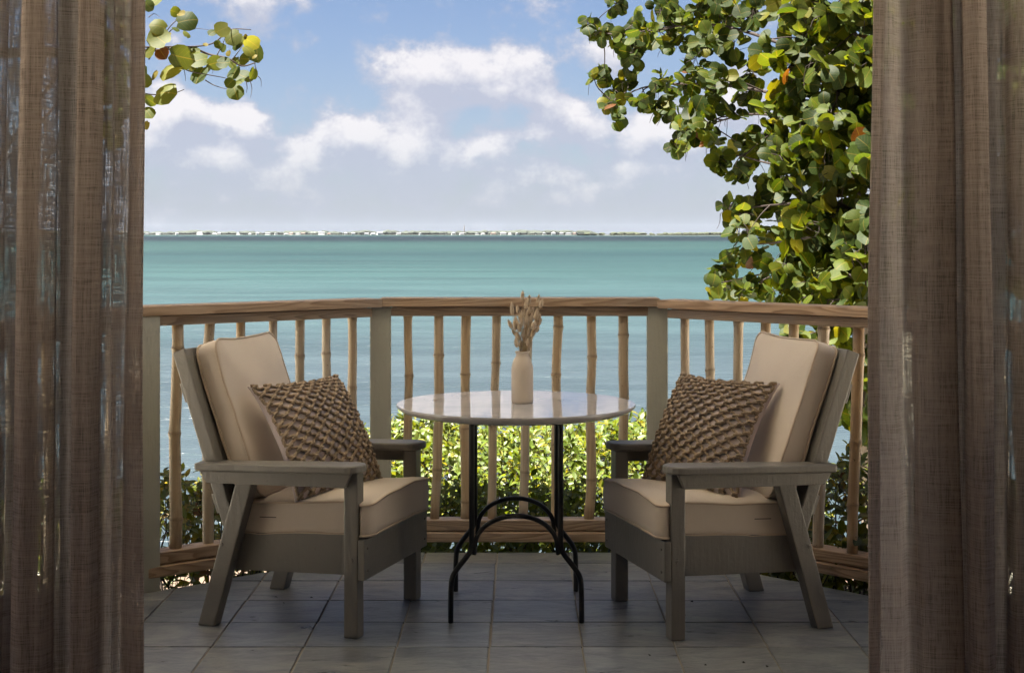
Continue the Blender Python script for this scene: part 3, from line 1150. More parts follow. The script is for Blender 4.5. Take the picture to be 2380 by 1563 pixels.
# ------------------------------------------------------------------ knitted pillows
def make_pillow(bl, br, tilt, size, h, label, seed, roll=0.0):
    """bl, br: where the lower corners rest; leaning back by tilt; front side away from the back"""
    bl, br = Vector(bl), Vector(br)
    ex = (br - bl).normalized()
    hor = Vector((ex.x, ex.y, 0)).normalized()
    nh = Vector((hor.y, -hor.x, 0))           # faces the camera
    ez = (Vector((0, 0, 1)) * math.cos(tilt) - nh * math.sin(tilt)).normalized()
    ex = (ex - ez * ex.dot(ez)).normalized()
    ny = ez.cross(ex).normalized()             # away from the viewer
    base = (bl + br) / 2
    t = empty('throw_pillow', base)
    t.matrix_world = Matrix.Translation(base) @ Matrix((ex, ny, ez)).transposed().to_4x4()
    tag(t, label, 'pillow', 'knitted throw pillows on the armchairs')
    hs = size / 2
    T = .062

    def surf(a, b, side, extra=0.0):
        """a, b in -1..1"""
        pinch = .085
        x = a * hs * (1 - pinch * (1 - b * b) * abs(a) ** 2 * .9)
        z = b * h / 2 * (1 - pinch * (1 - a * a) * abs(b) ** 2 * (1.5 if b > 0 else .5))
        th = T * max(0.0, (1 - abs(a) ** 2.6) * (1 - abs(b) ** 2.6)) ** .62
        w = mnoise.noise(Vector((a * 2.2 + seed, b * 2.2, side * 3))) * .009 * (1 - max(abs(a), abs(b)) ** 4)
        bend = .016 * a * a + .02 * (b - .4) ** 2
        y = side * -(th + w + extra + .003) + bend - .03
        return Vector((x, y, z + h / 2))
    N = 26
    Vv, Ff = [], []
    for side in (1, -1):
        o = len(Vv)
        for j in range(N + 1):
            for i in range(N + 1):
                Vv.append(surf(-1 + 2 * i / N, -1 + 2 * j / N, side))
        for j in range(N):
            for i in range(N):
                a = o + j * (N + 1) + i
                q = (a, a + 1, a + N + 2, a + N + 1)
                Ff.append(q if side == 1 else q[::-1])
    n1 = (N + 1) * (N + 1)
    rim = [i for i in range(N)] + [N + j * (N + 1) for j in range(N)] + [N * (N + 1) + N - i for i in range(N)] + [(N - j) * (N + 1) for j in range(N)]
    for k in range(len(rim)):
        a, b = rim[k], rim[(k + 1) % len(rim)]
        Ff.append((b, a, a + n1, b + n1))
    link('cover', mesh_of('cover', Vv, Ff, True), t, M['pillow'])
    # the jute net: zigzag cords that meet their neighbours
    bag = Bag()
    NC, NR = 17, 21
    rr = random.Random(seed)
    cw = 2.0 / NC
    jit = {}
    for k in range(NC + 1):
        pts, rad = [], []
        steps = NR * 8
        for s in range(steps + 1):
            b = -1 + 2 * s / steps
            ph = s / 8.0
            # triangle wave, rounded
            w = math.sin(math.pi * ph + (math.pi if k % 2 else 0))
            w = math.copysign(abs(w) ** .75, w)
            a = -1 + cw * (k + .44 * w)
            node = abs(w)
            key = (k, int(ph))
            if key not in jit:
                jit[key] = (rr.uniform(-.012, .012), rr.uniform(-.0012, .0022))
            j = jit[key]
            a = max(-.985, min(.985, a + j[0]))
            b2 = max(-.985, min(.985, b + j[0] * .8))
            lift = .0042 + .0042 * (math.cos(math.pi * 2 * ph + (k % 2) * 3) * .5 + .5) * node + j[1]
            pts.append(surf(a, b2, 1, lift))
            rad.append((.0052 + .0011 * node + .0007 * math.sin(s * 2.1 + k)))
        bag.add(*tube_data(pts, rad, 7))
    # knots that bind two cords together
    for k in range(NC):
        for r in range(NR):
            ph = r + .5
            w = math.sin(math.pi * ph + (math.pi if k % 2 else 0))
            if w < 0:
                continue
            b = -1 + 2 * ph / NR
            a = -1 + cw * (k + .5)
            if abs(a) > .95 or abs(b) > .97:
                continue
            da, db = cw * .34, .021
            tl = rr.uniform(-.012, .012)
            pts = [surf(a - da, b - db + tl, 1, .006), surf(a - da * .5, b - db * .4 + tl, 1, .0125), surf(a, b, 1, .0145), surf(a + da * .5, b + db * .4 + tl, 1, .0125), surf(a + da, b + db + tl, 1, .006)]
            bag.add(*tube_data(catmull(pts, 2), .0053, 6))
    link('jute_net', bag.mesh('jute_net'), t, M['jute'])
    return t


p1 = make_pillow((-.722, 4.985, .446), (-.468, 5.345, .455), math.radians(35), .445, .445, 'tan knitted pillow propped in the chair left of the table', 3)
p2 = make_pillow((.470, 5.350, .455), (.770, 5.02, .446), math.radians(34), .445, .445, 'tan knitted pillow propped in the chair right of the table', 8)

# ------------------------------------------------------------------ round table
tb = empty('round_table', (.0145, 5.31, 0))
tag(tb, 'round white stone topped bistro table on black iron legs between the armchairs', 'table')


def lathe(name, prof, seg=64, smooth=True):
    V, F = [], []
    n = len(prof)
    for k in range(seg):
        a = 2 * math.pi * k / seg
        for r, z in prof:
            V.append((r * math.cos(a), r * math.sin(a), z))
    for k in range(seg):
        for i in range(n - 1):
            a, b = k * n + i, ((k + 1) % seg) * n + i
            F.append((a, b, b + 1, a + 1))
    me = mesh_of(name, V, F, smooth)
    bm = bmesh.new()
    bm.from_mesh(me)
    bmesh.ops.remove_doubles(bm, verts=bm.verts, dist=1e-5)
    bmesh.ops.recalc_face_normals(bm, faces=bm.faces)
    bm.to_mesh(me)
    bm.free()
    if smooth:
        me.polygons.foreach_set('use_smooth', [True] * len(me.polygons))
        me.set_sharp_from_angle(angle=math.radians(40))
    return me


top = link('tabletop', lathe('tabletop', [(0, .706), (.385, .706), (.418, .716), (.4325, .7275), (.4345, .7310), (.4345, .7345), (.4325, .738), (0, .738)], 128), tb, M['tabletop'])
for yy, za in ((-.225, .372), (.225, .352)):
    for s in (-1, 1):
        pts = catmull([(s * .155, yy, .706), (s * .155, yy, .45), (s * .155, yy, .30), (s * .157, yy, .262), (s * .168, yy, .236), (s * .205, yy, .188), (s * .222, yy, .158), (s * .227, yy, .12), (s * .228, yy, .05), (s * .228, yy, 0)], 5)
        V, F = tube_data(pts, .0095, 12)
        link('leg', mesh_of('leg', V, F, True), tb, M['black'])
    pts = [(-.147, yy, za - .135)]
    for k in range(0, 17):
        a = math.pi - math.pi * k / 16
        pts.append((.143 * math.cos(a), yy, za - .105 + .105 * math.sin(a)))
    pts.append((.147, yy, za - .135))
    V, F = tube_data(catmull(pts, 2), .0085, 10)
    link('arch_brace', mesh_of('arch_brace', V, F, True), tb, M['black'])
for s in (-1, 1):
    o = link('crossbar', bm_mesh('crossbar', box_bm(.022, .47, .006, .001)), tb, M['black'])
    o.location = (s * .155, 0, .7025)

# ------------------------------------------------------------------ vase with bunny tail grass
VX, VY = .0375, 5.325
vase = link('vase', lathe('vase', [(0, .0), (.0375, .0), (.0395, .0025), (.0400, .012), (.0400, .115), (.0390, .130), (.0365, .143), (.0320, .156), (.0270, .1645), (.0232, .1715), (.0225, .1765), (.0240, .1805), (.0262, .1835), (.0268, .1862), (.0255, .188), (.0225, .1875), (.0205, .183), (.0200, .172), (.030, .14), (.034, .10), (.034, .01), (0, .01)], 72), None, M['vase'])
vase.location = (VX, VY, .7382)
tag(vase, 'matte cream ceramic bottle vase standing on the round white table', 'vase')
gr = empty('dried_grass', (VX, VY, .88))
tag(gr, 'bunch of dried bunny tail grass standing in the cream vase', 'dried grass')
# (zoom px of the head's middle, tilt, length)
HEADS = [(468, 205, 2, 62), (343, 365, -4, 92), (410, 372, -10, 52), (545, 262, 6, 70), (507, 315, 4, 66), (655, 245, 12, 54), (690, 300, 14, 62), (542, 385, 6, 54), (585, 385, 12, 50),
         (630, 430, 12, 84), (455, 505, -2, 86), (513, 480, 2, 82), (460, 430, -6, 56), (318, 545, -22, 66), (375, 560, -8, 72), (405, 545, -6, 64), (620, 535, 22, 66), (670, 525, 28, 58),
         (562, 560, 4, 56), (480, 650, 10, 78), (595, 640, 24, 70), (362, 640, -24, 50), (410, 690, -10, 62), (393, 770, -12, 62), (560, 800, 14, 72), (430, 590, -6, 60), (540, 640, 6, 62), (660, 470, 16, 60),
         (500, 400, 1, 58), (440, 460, -5, 62), (575, 470, 8, 66), (600, 560, 15, 60), (520, 590, 3, 60), (390, 500, -9, 56), (645, 600, 20, 52), (500, 720, 2, 58), (450, 780, -4, 50), (530, 760, 8, 54)]
rr = random.Random(5)
for (zx, zy, tl, ln) in HEADS:
    d = VY + rr.uniform(-.035, .035)
    px = (zx / 4.885 + 1180) * .952
    py = (zy / 4.885 + 680) * .952 - .8
    c = at(px, py, d) - Vector((VX, VY, .88))
    L = ln * 1.72 / 4.885 * .952 * d / FPX
    lean = math.radians(tl)
    ax = Vector((math.sin(lean), rr.uniform(-.2, .2), math.cos(lean))).normalized()
    bot = c - ax * L * .5
    root = Vector((rr.uniform(-.012, .012), rr.uniform(-.012, .012), -.06))
    neck = Vector((c.x * .18 + rr.uniform(-.004, .004), rr.uniform(-.012, .012), .035))
    if neck.z > bot.z - .01:
        neck.z = bot.z - .02
    pts = catmull([root, neck, (neck + bot) / 2 + Vector((0, 0, .004)), bot, c], 4)
    V, F = tube_data(pts, .00085, 5)
    st = link('stalk', mesh_of('stalk', V, F, True), gr, M['stalk'])
    # seed head: a soft ellipsoid covered with hairs
    bag = Bag()
    R = .0080 * (.85 + .3 * rr.random()) * (1.0 if ln > 56 else .82)
    prof = [(-.5, .25), (-.42, .75), (-.25, 1.0), (0, .98), (.25, .78), (.42, .42), (.52, .10)]
    side = ax.orthogonal().normalized()
    pts = [c + ax * (L * f) for f, _ in prof]
    V, F = tube_data(pts, [R * g for _, g in prof], 9)
    bag.add(V, F)
    bn = ax.cross(side)
    for k in range(150):
        f = rr.uniform(-.5, .52)
        g = np.interp(f, [p[0] for p in prof], [p[1] for p in prof]) * R
        a = rr.uniform(0, 6.283)
        rd = side * math.cos(a) + bn * math.sin(a)
        p0 = c + ax * (L * f) + rd * g * .9
        hd = (rd * .75 + ax * rr.uniform(.5, 1.1)).normalized()
        hl = rr.uniform(.004, .010)
        wv = hd.cross(rd.cross(hd)).normalized() if rd.cross(hd).length > 1e-5 else bn
        wv = hd.cross(ax).normalized() if hd.cross(ax).length > 1e-5 else bn
        o = len(bag.v)
        bag.v += [p0 - wv * .00042, p0 + wv * .00042, p0 + hd * hl]
        bag.f.append((o, o + 1, o + 2))
    link('seed_head', bag.mesh('seed_head'), st, M['head'])


# ------------------------------------------------------------------ curtains
def make_curtain_obj(name, ctrl_top, ctrl_bot, label, seed):
    """control points: (px, depth offset) of the folds at the top and at the bottom of the picture"""
    D0 = 3.30
    ztop, zbot = 2.40, .015
    zt = EYE - (0 - HOR) * D0 / FPX
    zb = EYE - (1563 - HOR) * D0 / FPX

    def curve(ctrl):
        pts = [((px - 1190) * D0 / FPX, D0 + dy) for px, dy in ctrl]
        return catmull(pts, 9)
    ct, cb = curve(ctrl_top), curve(ctrl_bot)
    n = len(ct)
    NZ = 70
    arc = [0.0]
    for i in range(1, n):
        arc.append(arc[-1] + float(np.linalg.norm(ct[i] - ct[i - 1])))
    V, F, UV = [], [], []
    for j in range(NZ + 1):
        z = zbot + (ztop - zbot) * j / NZ
        w = (zt - z) / (zt - zb)
        for i in range(n):
            p = ct[i] * (1 - w) + cb[i] * w
            wob = mnoise.noise(Vector((arc[i] * 5 + seed, z * 1.3, 0))) * .007
            wob2 = mnoise.noise(Vector((arc[i] * 5 + seed, z * 1.3, 7))) * .008
            rip = math.sin(arc[i] * 150 + 2.5 * mnoise.noise(Vector((arc[i] * 9, z * .9, seed)))) * .0058 * (.5 + .5 * mnoise.noise(Vector((arc[i] * 3, z * 1.1, seed + 4))))
            wob2 += rip
            fr = 0.0
            if i in (0, n - 1):
                fr = mnoise.noise(Vector((z * 60, seed, 3))) * .0016
            V.append((p[0] + wob + fr, p[1] + wob2, z))
            UV.append((arc[i], z))
    for j in range(NZ):
        for i in range(n - 1):
            a = j * n + i
            F.append((a, a + 1, a + n + 1, a + n))
    me = mesh_of(name, V, F, True)
    uvl = me.uv_layers.new(name='UVMap')
    li = np.empty(len(me.loops), dtype=np.int32)
    me.loops.foreach_get('vertex_index', li)
    uva = np.array(UV, dtype=np.float32)[li]
    uvl.data.foreach_set('uv', uva.ravel())
    o = link(name, me, None, M['curtain'])
    tag(o, label, 'curtain', 'sheer linen curtains')
    return o


# each fold: front (towards the room) is a smaller depth
L_TOP = [(-140, .03), (-120, -.05), (-60, -.06), (-5, -.05), (20, -.02), (8, .03), (2, .055), (40, .065), (82, .055), (76, .02), (60, -.02), (72, -.055), (100, -.065), (128, -.055), (137, -.02), (122, .03), (118, .055),
         (165, .065), (216, .055), (208, .02), (192, -.02), (200, -.05), (220, -.06), (240, -.05), (247, -.01), (232, .03), (236, .06), (252, .07), (256, .04), (262, .02), (282, .035), (300, .03), (322, .012), (337, -.005), (336, -.014), (318, -.006), (303, .002)]
L_BOT = [(-150, .03), (-130, -.05), (-75, -.06), (-22, -.05), (2, -.02), (-10, .03), (-14, .055), (14, .065), (52, .055), (50, .02), (36, -.02), (48, -.055), (84, -.065), (118, -.055), (130, -.02), (114, .03), (110, .055),
         (140, .065), (186, .055), (182, .02), (165, -.02), (174, -.05), (196, -.06), (216, -.05), (227, -.01), (210, .03), (214, .06), (236, .07), (244, .04), (252, .02), (266, .035), (282, .03), (312, .012), (332, -.005), (331, -.014), (300, -.006), (278, .002)]
make_curtain_obj('curtain', L_TOP, L_BOT, 'brown sheer curtain hanging beside the flowering branch, left of the chairs', 1.0)
R_TOP = [(2054, .004), (2040, .000), (2031, .004), (2032, .012), (2052, .014), (2080, .018), (2094, .034), (2108, .048), (2126, .034), (2140, .016), (2168, .008), (2194, .006), (2210, .004), (2218, .016), (2208, .03), (2180, .034), (2150, .04), (2140, .052), (2165, .062), (2215, .066), (2246, .055),
         (2244, .02), (2232, -.02), (2240, -.05), (2258, -.058), (2274, -.05), (2284, -.02), (2268, .03), (2264, .055), (2305, .066), (2352, .055), (2346, .02), (2338, -.02), (2346, -.05), (2390, -.06), (2450, -.05), (2500, .02)]
R_BOT = [(2044, .004), (2028, .000), (2018, .004), (2019, .012), (2050, .014), (2098, .018), (2112, .034), (2124, .048), (2140, .034), (2150, .016), (2176, .008), (2204, .006), (2234, .004), (2243, .016), (2232, .03), (2200, .034), (2170, .04), (2160, .052), (2185, .062), (2235, .066), (2264, .055),
         (2262, .02), (2250, -.02), (2260, -.05), (2280, -.058), (2296, -.05), (2306, -.02), (2290, .03), (2286, .055), (2318, .066), (2360, .055), (2352, .02), (2344, -.02), (2352, -.05), (2396, -.06), (2460, -.05), (2510, .02)]
make_curtain_obj('curtain', R_TOP, R_BOT, 'brown sheer curtain hanging in front of the sea grape tree, right of the chairs', 5.0)

# ------------------------------------------------------------------ leaves


def grape_template(fold, cup, wave, seed):
    rows = [0.0, .10, .28, .52, .78, 1.0]
    cols = [-1, -.5, 0, .5, 1]
    V, UV, F = [], [], []
    for t in rows:
        w = max(0.10 if t in (0.0, 1.0) else 0, math.sqrt(max(0, 1 - (2 * t - 1) ** 2))) ** .85
        if t == 0.0:
            w = .34
        if t == 1.0:
            w = .30
        for a in cols:
            x = a * w * .54
            y = t - .10 * abs(a) * (1 - t) ** 2 - (0.05 * abs(a) if t == 1.0 else 0)
            z = fold * abs(x) + cup * (x * x + (y - .5) ** 2) + wave * math.sin(5 * y + seed + 3 * x)
            V.append((x, y, z))
            UV.append((.5 + .5 * a * w, t))
    for j in range(len(rows) - 1):
        for i in range(4):
            a = j * 5 + i
            F.append((a, a + 1, a + 6, a + 5))
    return np.array(V), F, np.array(UV)


def slim_template(fold, curl, width):
    rows = [(0.0, .04), (.22, .72), (.5, 1.0), (.78, .66), (1.0, .03)]
    V, UV, F = [], [], []
    for t, w in rows:
        for a in (-1, 0, 1):
            x = a * w * width / 2
            V.append((x, t, fold * abs(x) + curl * t * t))
            UV.append((.5 + .5 * a * w, t))
    for j in range(4):
        for i in range(2):
            a = j * 3 + i
            F.append((a, a + 1, a + 4, a + 3))
    return np.array(V), F, np.array(UV)


GRAPE = [grape_template(.16, -.22, .015, 1), grape_template(-.12, .25, .02, 2), grape_template(.35, -.1, .02, 4), grape_template(.02, -.35, .03, 5)]
SLIM = [slim_template(.35, -.22, .46), slim_template(.2, .12, .52), slim_template(.5, -.32, .42)]


def add_leaf_attrs(me, uv, tint):
    uvl = me.uv_layers.new(name='UVMap')
    li = np.empty(len(me.loops), dtype=np.int32)
    me.loops.foreach_get('vertex_index', li)
    uvl.data.foreach_set('uv', uv[li].astype(np.float32).ravel())
    at_ = me.attributes.new('tint', 'FLOAT_COLOR', 'POINT')
    at_.data.foreach_set('color', np.concatenate([tint, np.ones((len(tint), 1))], 1).astype(np.float32).ravel())
    me.polygons.foreach_set('use_smooth', [True] * len(me.polygons))


def frame(N, D):
    N = N / np.linalg.norm(N)
    D = D - N * np.dot(N, D)
    n = np.linalg.norm(D)
    if n < 1e-5:
        D = np.cross(N, [0.3, 0.5, 0.8])
        n = np.linalg.norm(D)
    D = D / n
    X = np.cross(D, N)
    return np.stack([X, D, N], 1)


def leaf_set(root, leaves, templates, palette, mat, n_parts=300, window=None, stuff_name='foliage'):
    """leaves: list of (pos, N, D, scale, template, colour). The largest in view become parts, the rest one mesh."""
    n = len(leaves)
    chosen = set()
    if n_parts >= n:
        chosen = set(range(n))
    elif n_parts > 0:
        cells = {}
        for i, (p, N, D, s, ti, ci) in enumerate(leaves):
            if p[1] < 1:
                continue
            px = 1190 + p[0] * FPX / p[1]
            py = HOR + (EYE - p[2]) * FPX / p[1]
            if not (window(px, py) if window else (335 < px < 2030 and 0 < py < 1563)):
                continue
            vd = np.array([p[0], p[1], p[2] - EYE])
            vd /= np.linalg.norm(vd)
            r = s * FPX / p[1] * .38
            fc = abs(np.dot(N / np.linalg.norm(N), vd))
            for a in np.arange(px - r, px + r, 6):
                for b in np.arange(py - r * max(.3, fc), py + r * max(.3, fc), 6):
                    k = (int(a // 6), int(b // 6))
                    if k not in cells or cells[k][0] > p[1]:
                        cells[k] = (p[1], i)
        cnt = {}
        for d, i in cells.values():
            cnt[i] = cnt.get(i, 0) + 1
        chosen = set(sorted(cnt, key=lambda i: -cnt[i])[:n_parts])
    base = np.array(root.location)
    cache = {}
    for i in sorted(chosen):
        p, N, D, s, ti, ci = leaves[i]
        if (ti, ci) not in cache:
            V, F, UV = templates[ti]
            me = mesh_of('leaf', V, F)
            add_leaf_attrs(me, UV, np.tile(np.array(palette[ci]), (len(V), 1)))
            me.materials.append(mat)
            cache[(ti, ci)] = me
        R = frame(N, D)
        o = bpy.data.objects.new('leaf', cache[(ti, ci)])
        COL.objects.link(o)
        o.parent = root
        m = Matrix.Identity(4)
        for a in range(3):
            for b in range(3):
                m[a][b] = R[a, b] * s
            m[a][3] = p[a] - base[a]
        o.matrix_local = m
    VV, UU, TT, FF = [], [], [], []
    off = 0
    for i in range(n):
        if i in chosen:
            continue
        p, N, D, s, ti, ci = leaves[i]
        V, F, UV = templates[ti]
        R = frame(N, D)
        VV.append((V * s) @ R.T + (p - base))
        UU.append(UV)
        TT.append(np.tile(np.array(palette[ci]), (len(V), 1)))
        FF.extend([tuple(q + off for q in f) for f in F])
        off += len(V)
    if VV:
        VV = np.concatenate(VV)
        me = bpy.data.meshes.new(stuff_name)
        me.from_pydata(VV.tolist(), [], FF)
        add_leaf_attrs(me, np.concatenate(UU), np.concatenate(TT))
        o = link(stuff_name, me, root, mat)
        o['kind'] = 'stuff'


def limb(root, name, pts, r0, r1, mat, sides=7, sub=5):
    c = catmull(pts, sub)
    rad = list(np.linspace(r0, r1, len(c)))
    V, F = tube_data([Vector(p) - Vector(root.location) for p in c], rad, sides)
    link(name, mesh_of(name, V, F, True), root, mat)
    return c


# ------------------------------------------------------------------ sea grape tree on the right
TR = Vector((2.42, 9.6, ground_z(2.4, 9.6)))
tree = empty('sea_grape_tree', TR)
tag(tree, 'big sea grape tree with round green leaves overhanging the railing beside the chair', 'tree', 'sea grape trees')
limb(tree, 'trunk', [TR + Vector((0, 0, -.2)), TR + Vector((-.06, 0, .7)), TR + Vector((-.02, .1, 1.5)), TR + Vector((.1, .15, 2.3)), TR + Vector((.1, .2, 3.4))], .085, .05, M['bark'], 10)


def z4(x, y):
    return 1313.8 + x * .475, y * .475


def dep4(x):
    return 12.3 - 3.4 * (x / 1500.0) if x < 1500 else 8.9 + .5 * min(1.0, (x - 1500) / 1000.0)


CLUST = [(110, 110, 36), (175, 150, 42), (240, 185, 48), (320, 200, 52), (330, 262, 48), (345, 110, 44), (400, 150, 52), (465, 60, 52), (530, 120, 66), (560, 205, 62), (470, 205, 46), (540, 40, 56), (250, 20, 30),
         (140, 385, 34), (190, 380, 34), (228, 440, 38), (235, 500, 36), (245, 560, 38), (305, 390, 40),
         (365, 495, 40), (440, 540, 50), (520, 525, 56), (480, 400, 42), (580, 440, 54), (600, 560, 56), (640, 385, 58), (640, 285, 58),
         (545, 700, 36), (600, 655, 44), (700, 600, 56), (730, 700, 50), (750, 790, 40), (700, 500, 56),
         (650, 120, 76), (760, 80, 76), (850, 60, 76), (940, 80, 76), (720, 200, 76), (820, 250, 66), (780, 380, 66), (900, 450, 66), (830, 550, 46), (720, 440, 56), (640, 40, 70), (760, 20, 70),
         (880, 720, 56), (950, 750, 60), (870, 830, 50), (1000, 660, 76), (1010, 560, 66), (1100, 450, 90), (1100, 320, 90), (1000, 250, 80), (920, 330, 70), (1050, 60, 66), (1150, 60, 80),
         (1180, 190, 80), (800, 1020, 50), (880, 1040, 60), (950, 1000, 60), (990, 900, 60), (900, 1130, 74), (860, 1220, 54), (1000, 1150, 80), (950, 1290, 64), (1080, 1000, 80), (1080, 1300, 80),
         (775, 1310, 46), (720, 1395, 44), (800, 1390, 46), (870, 1420, 46), (950, 1400, 56), (1050, 1420, 56), (1150, 1400, 70), (1100, 1200, 80), (1060, 850, 60), (1090, 720, 80), (1050, 760, 50),
         (1200, 1470, 60), (1300, 1470, 60), (1400, 1470, 60), (1480, 1440, 60)]
rg = random.Random(21)
for gxx in range(1190, 1900, 105):
    for gyy in range(-60, 1450, 100):
        CLUST.append((gxx + rg.uniform(-40, 40), gyy + rg.uniform(-40, 40), rg.uniform(62, 92)))
for gxx in range(1960, 3100, 150):
    for gyy in range(-120, 1400, 150):
        CLUST.append((gxx + rg.uniform(-60, 60), gyy + rg.uniform(-60, 60), rg.uniform(70, 105)))
# lower sprays seen through the railing
LOW = [(1960, 790, 26), (1975, 850, 24), (1985, 905, 28), (1975, 960, 22), (1995, 985, 20), (1900, 770, 26), (1940, 750, 30), (2010, 820, 34), (2012, 940, 30), (1850, 765, 18), (2030, 1000, 30), (2050, 880, 40)]

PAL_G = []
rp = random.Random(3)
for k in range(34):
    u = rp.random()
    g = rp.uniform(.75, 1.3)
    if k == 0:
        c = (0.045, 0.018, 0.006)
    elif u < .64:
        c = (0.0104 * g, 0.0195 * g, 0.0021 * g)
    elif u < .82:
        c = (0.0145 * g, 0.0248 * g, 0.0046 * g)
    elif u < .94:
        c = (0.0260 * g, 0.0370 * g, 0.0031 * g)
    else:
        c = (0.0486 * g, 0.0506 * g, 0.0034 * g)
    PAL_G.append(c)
YELLOW = [i for i, c in enumerate(PAL_G) if c[1] > .025 and c[0] > .018 and c[1] > c[0] * .8] or [0]  # yellow greens that paint sunlight into the crown

targets = {}
limb_pts = []
crown0 = TR + Vector((.1, .2, 3.0))
LIMBS = [((1150, 250), (700, 120), (250, 170), (120, 110)), ((1150, 500), (800, 420), (420, 420), (235, 500)), ((1200, 620), (900, 560), (560, 660)), ((1300, 40), (1000, -40), (700, -20)),
         ((1300, 850), (1000, 800), (860, 760)), ((1350, 1000), (1050, 1000), (800, 1030)), ((1400, 1350), (1050, 1330), (730, 1390)), ((1350, 1150), (1100, 1180), (880, 1200)),
         ((1450, 200), (1320, 140), (1150, 130)), ((1500, 700), (1420, 640), (1300, 560)), ((1500, 1450), (1400, 1460), (1250, 1470)), ((1750, 900), (1800, 600), (1850, 300)), ((1700, 300), (1650, 100), (1600, -50))]
for lm in LIMBS:
    pts = []
    first = lm[0]
    px, py = z4(*first)
    p0 = at(px, py, dep4(first[0]))
    zj = min(max(p0.z - .25, TR.z + 1.2), TR.z + 3.3)
    root_p = Vector((TR.x + .06, TR.y + .14, zj))
    pts.append(root_p)
    for (x, y) in lm:
        px, py = z4(x, y)
        pts.append(at(px, py, dep4(x) + rg.uniform(-.2, .2)))
    rg.random()
    c = limb(tree, 'branch', pts, .017, .003, M['twig'], 6, 6)
    limb_pts += [np.array(q) for q in c]
LP = np.array(limb_pts)
leaves = []
twigs = Bag()


def add_twig(a, b, r0, r1, sag=.05, sides=4):
    a, b = Vector(a), Vector(b)
    mid = (a + b) / 2 + Vector((rg.uniform(-1, 1), rg.uniform(-1, 1), rg.uniform(-.6, 1.0))) * (b - a).length * .16
    pts = catmull([a, mid, b], 3)
    V, F = tube_data([Vector(p) - TR for p in pts], list(np.linspace(r0, r1, len(pts))), sides, False)
    twigs.add(V, F)


allc = [(z4(x, y)[0], z4(x, y)[1], r * .475, dep4(x) + rg.uniform(-.55, .55), x) for (x, y, r) in CLUST] + [(x, y, r, 9.3 + rg.uniform(-.3, .3), 1450) for (x, y, r) in LOW]
for (px, py, rpx, d, zx) in allc:
    c = np.array(at(px, py, d))
    R = rpx * d / FPX
    j = np.argmin(((LP - c) ** 2).sum(1))
    add_twig(LP[j], c, .006, .003)
    big = zx > 1080
    dens = 15 if not big else 17
    # one flat spray of leaves: they tend to face the same way inside it
    face = np.array([rg.uniform(-.7, .5), -1.0 + rg.uniform(-.2, .6), rg.uniform(-.25, .85)])
    for k in range(int(dens * (R / .13) ** 1.3 * 1.2) + 7):
        v = np.array([rg.gauss(0, 1), rg.gauss(0, 1.15), rg.gauss(0, 1)])
        v = v / np.linalg.norm(v) * (rg.random() ** .5)
        p = c + v * R * np.array([1, 1.5, 1])
        N = face + np.array([rg.gauss(0, .55), rg.gauss(0, .5), rg.gauss(0, .55)])
        D = v + np.array([rg.gauss(0, .5), rg.gauss(0, .5), rg.gauss(0, .5) - .15])
        s = rg.uniform(.055, .110) if not big else rg.uniform(.06, .125)
        if py < 220 and zx > 1250 and rg.random() < .55:  # sunlit top right put into the leaf colour
            ci = rg.choice(YELLOW)
        elif zx > 950 and rg.random() < .26:  # right half also coloured yellower, as if sunlit
            ci = rg.choice(YELLOW)
        else:
            ci = 0 if rg.random() < .006 else rg.randrange(1, len(PAL_G))
        leaves.append((p, N, D, s, rg.randrange(4), ci))
        if rg.random() < .45:
            add_twig(c + v * R * .15, p, .0028, .0018)
    for k in range(2):
        v = Vector((rg.gauss(0, 1), rg.gauss(0, 1), rg.gauss(-.5, 1))).normalized()
        q = Vector(c) + v * R * rg.uniform(.9, 1.35)
        add_twig(c, q, .0035, .0012)
        if rg.random() < .55:
            e = q + Vector((rg.uniform(-.03, .03), 0, -rg.uniform(.05, .14)))
            add_twig(q, e, .0025, .0014)
leaf_set(tree, leaves, GRAPE, PAL_G, M['grape_leaf'], 300, lambda px, py: (1330 < px < 2028 and 0 < py < 705))
o = link('twigs', twigs.mesh('twigs'), tree, M['twig'])
o['kind'] = 'stuff'

# ------------------------------------------------------------------ branch of the tree on the left
TL = Vector((-4.6, 12.4, ground_z(-4.6, 12.4)))
tree2 = empty('sea_grape_tree', TL)
tag(tree2, 'sea grape tree reaching in with one thin yellow green branch beside the left curtain', 'tree', 'sea grape trees')
limb(tree2, 'trunk', [TL + Vector((0, 0, -.3)), TL + Vector((.1, 0, 2)), TL + Vector((.0, -.1, 4)), TL + Vector((.2, -.1, 6.0))], .10, .05, M['bark'], 10)


def z5(x, y, d=12.0):
    return at(323.7 + x * .3655, y * .3655, d)


B5 = [([(-330, 250), (40, 320), (300, 300), (440, 345), (560, 370), (650, 420), (735, 400)], .014), ([(-200, 330), (40, 300), (420, 290), (545, 215), (600, 185), (710, 190)], .010), ([(250, 400), (310, 450), (450, 478), (560, 500), (600, 520)], .006),
      ([(-250, 560), (40, 598), (190, 600), (285, 570)], .008), ([(420, 510), (470, 540), (530, 560), (590, 572)], .005), ([(60, 380), (180, 190), (245, 120), (270, 75)], .006), ([(160, 250), (220, 180), (330, 178), (440, 190)], .005),
      ([(495, 350), (530, 280), (555, 220)], .005), ([(590, 380), (630, 330), (670, 270), (725, 240)], .005), ([(735, 400), (740, 440), (748, 430)], .004), ([(720, 465), (770, 500), (775, 552)], .004), ([(700, 500), (716, 560), (708, 620)], .004), ([(680, 520), (686, 560), (680, 590)], .004),
      ([(270, 380), (290, 470), (295, 515)], .004), ([(60, 110), (95, 88), (130, 110)], .004), ([(460, 390), (468, 450), (462, 470)], .003)]
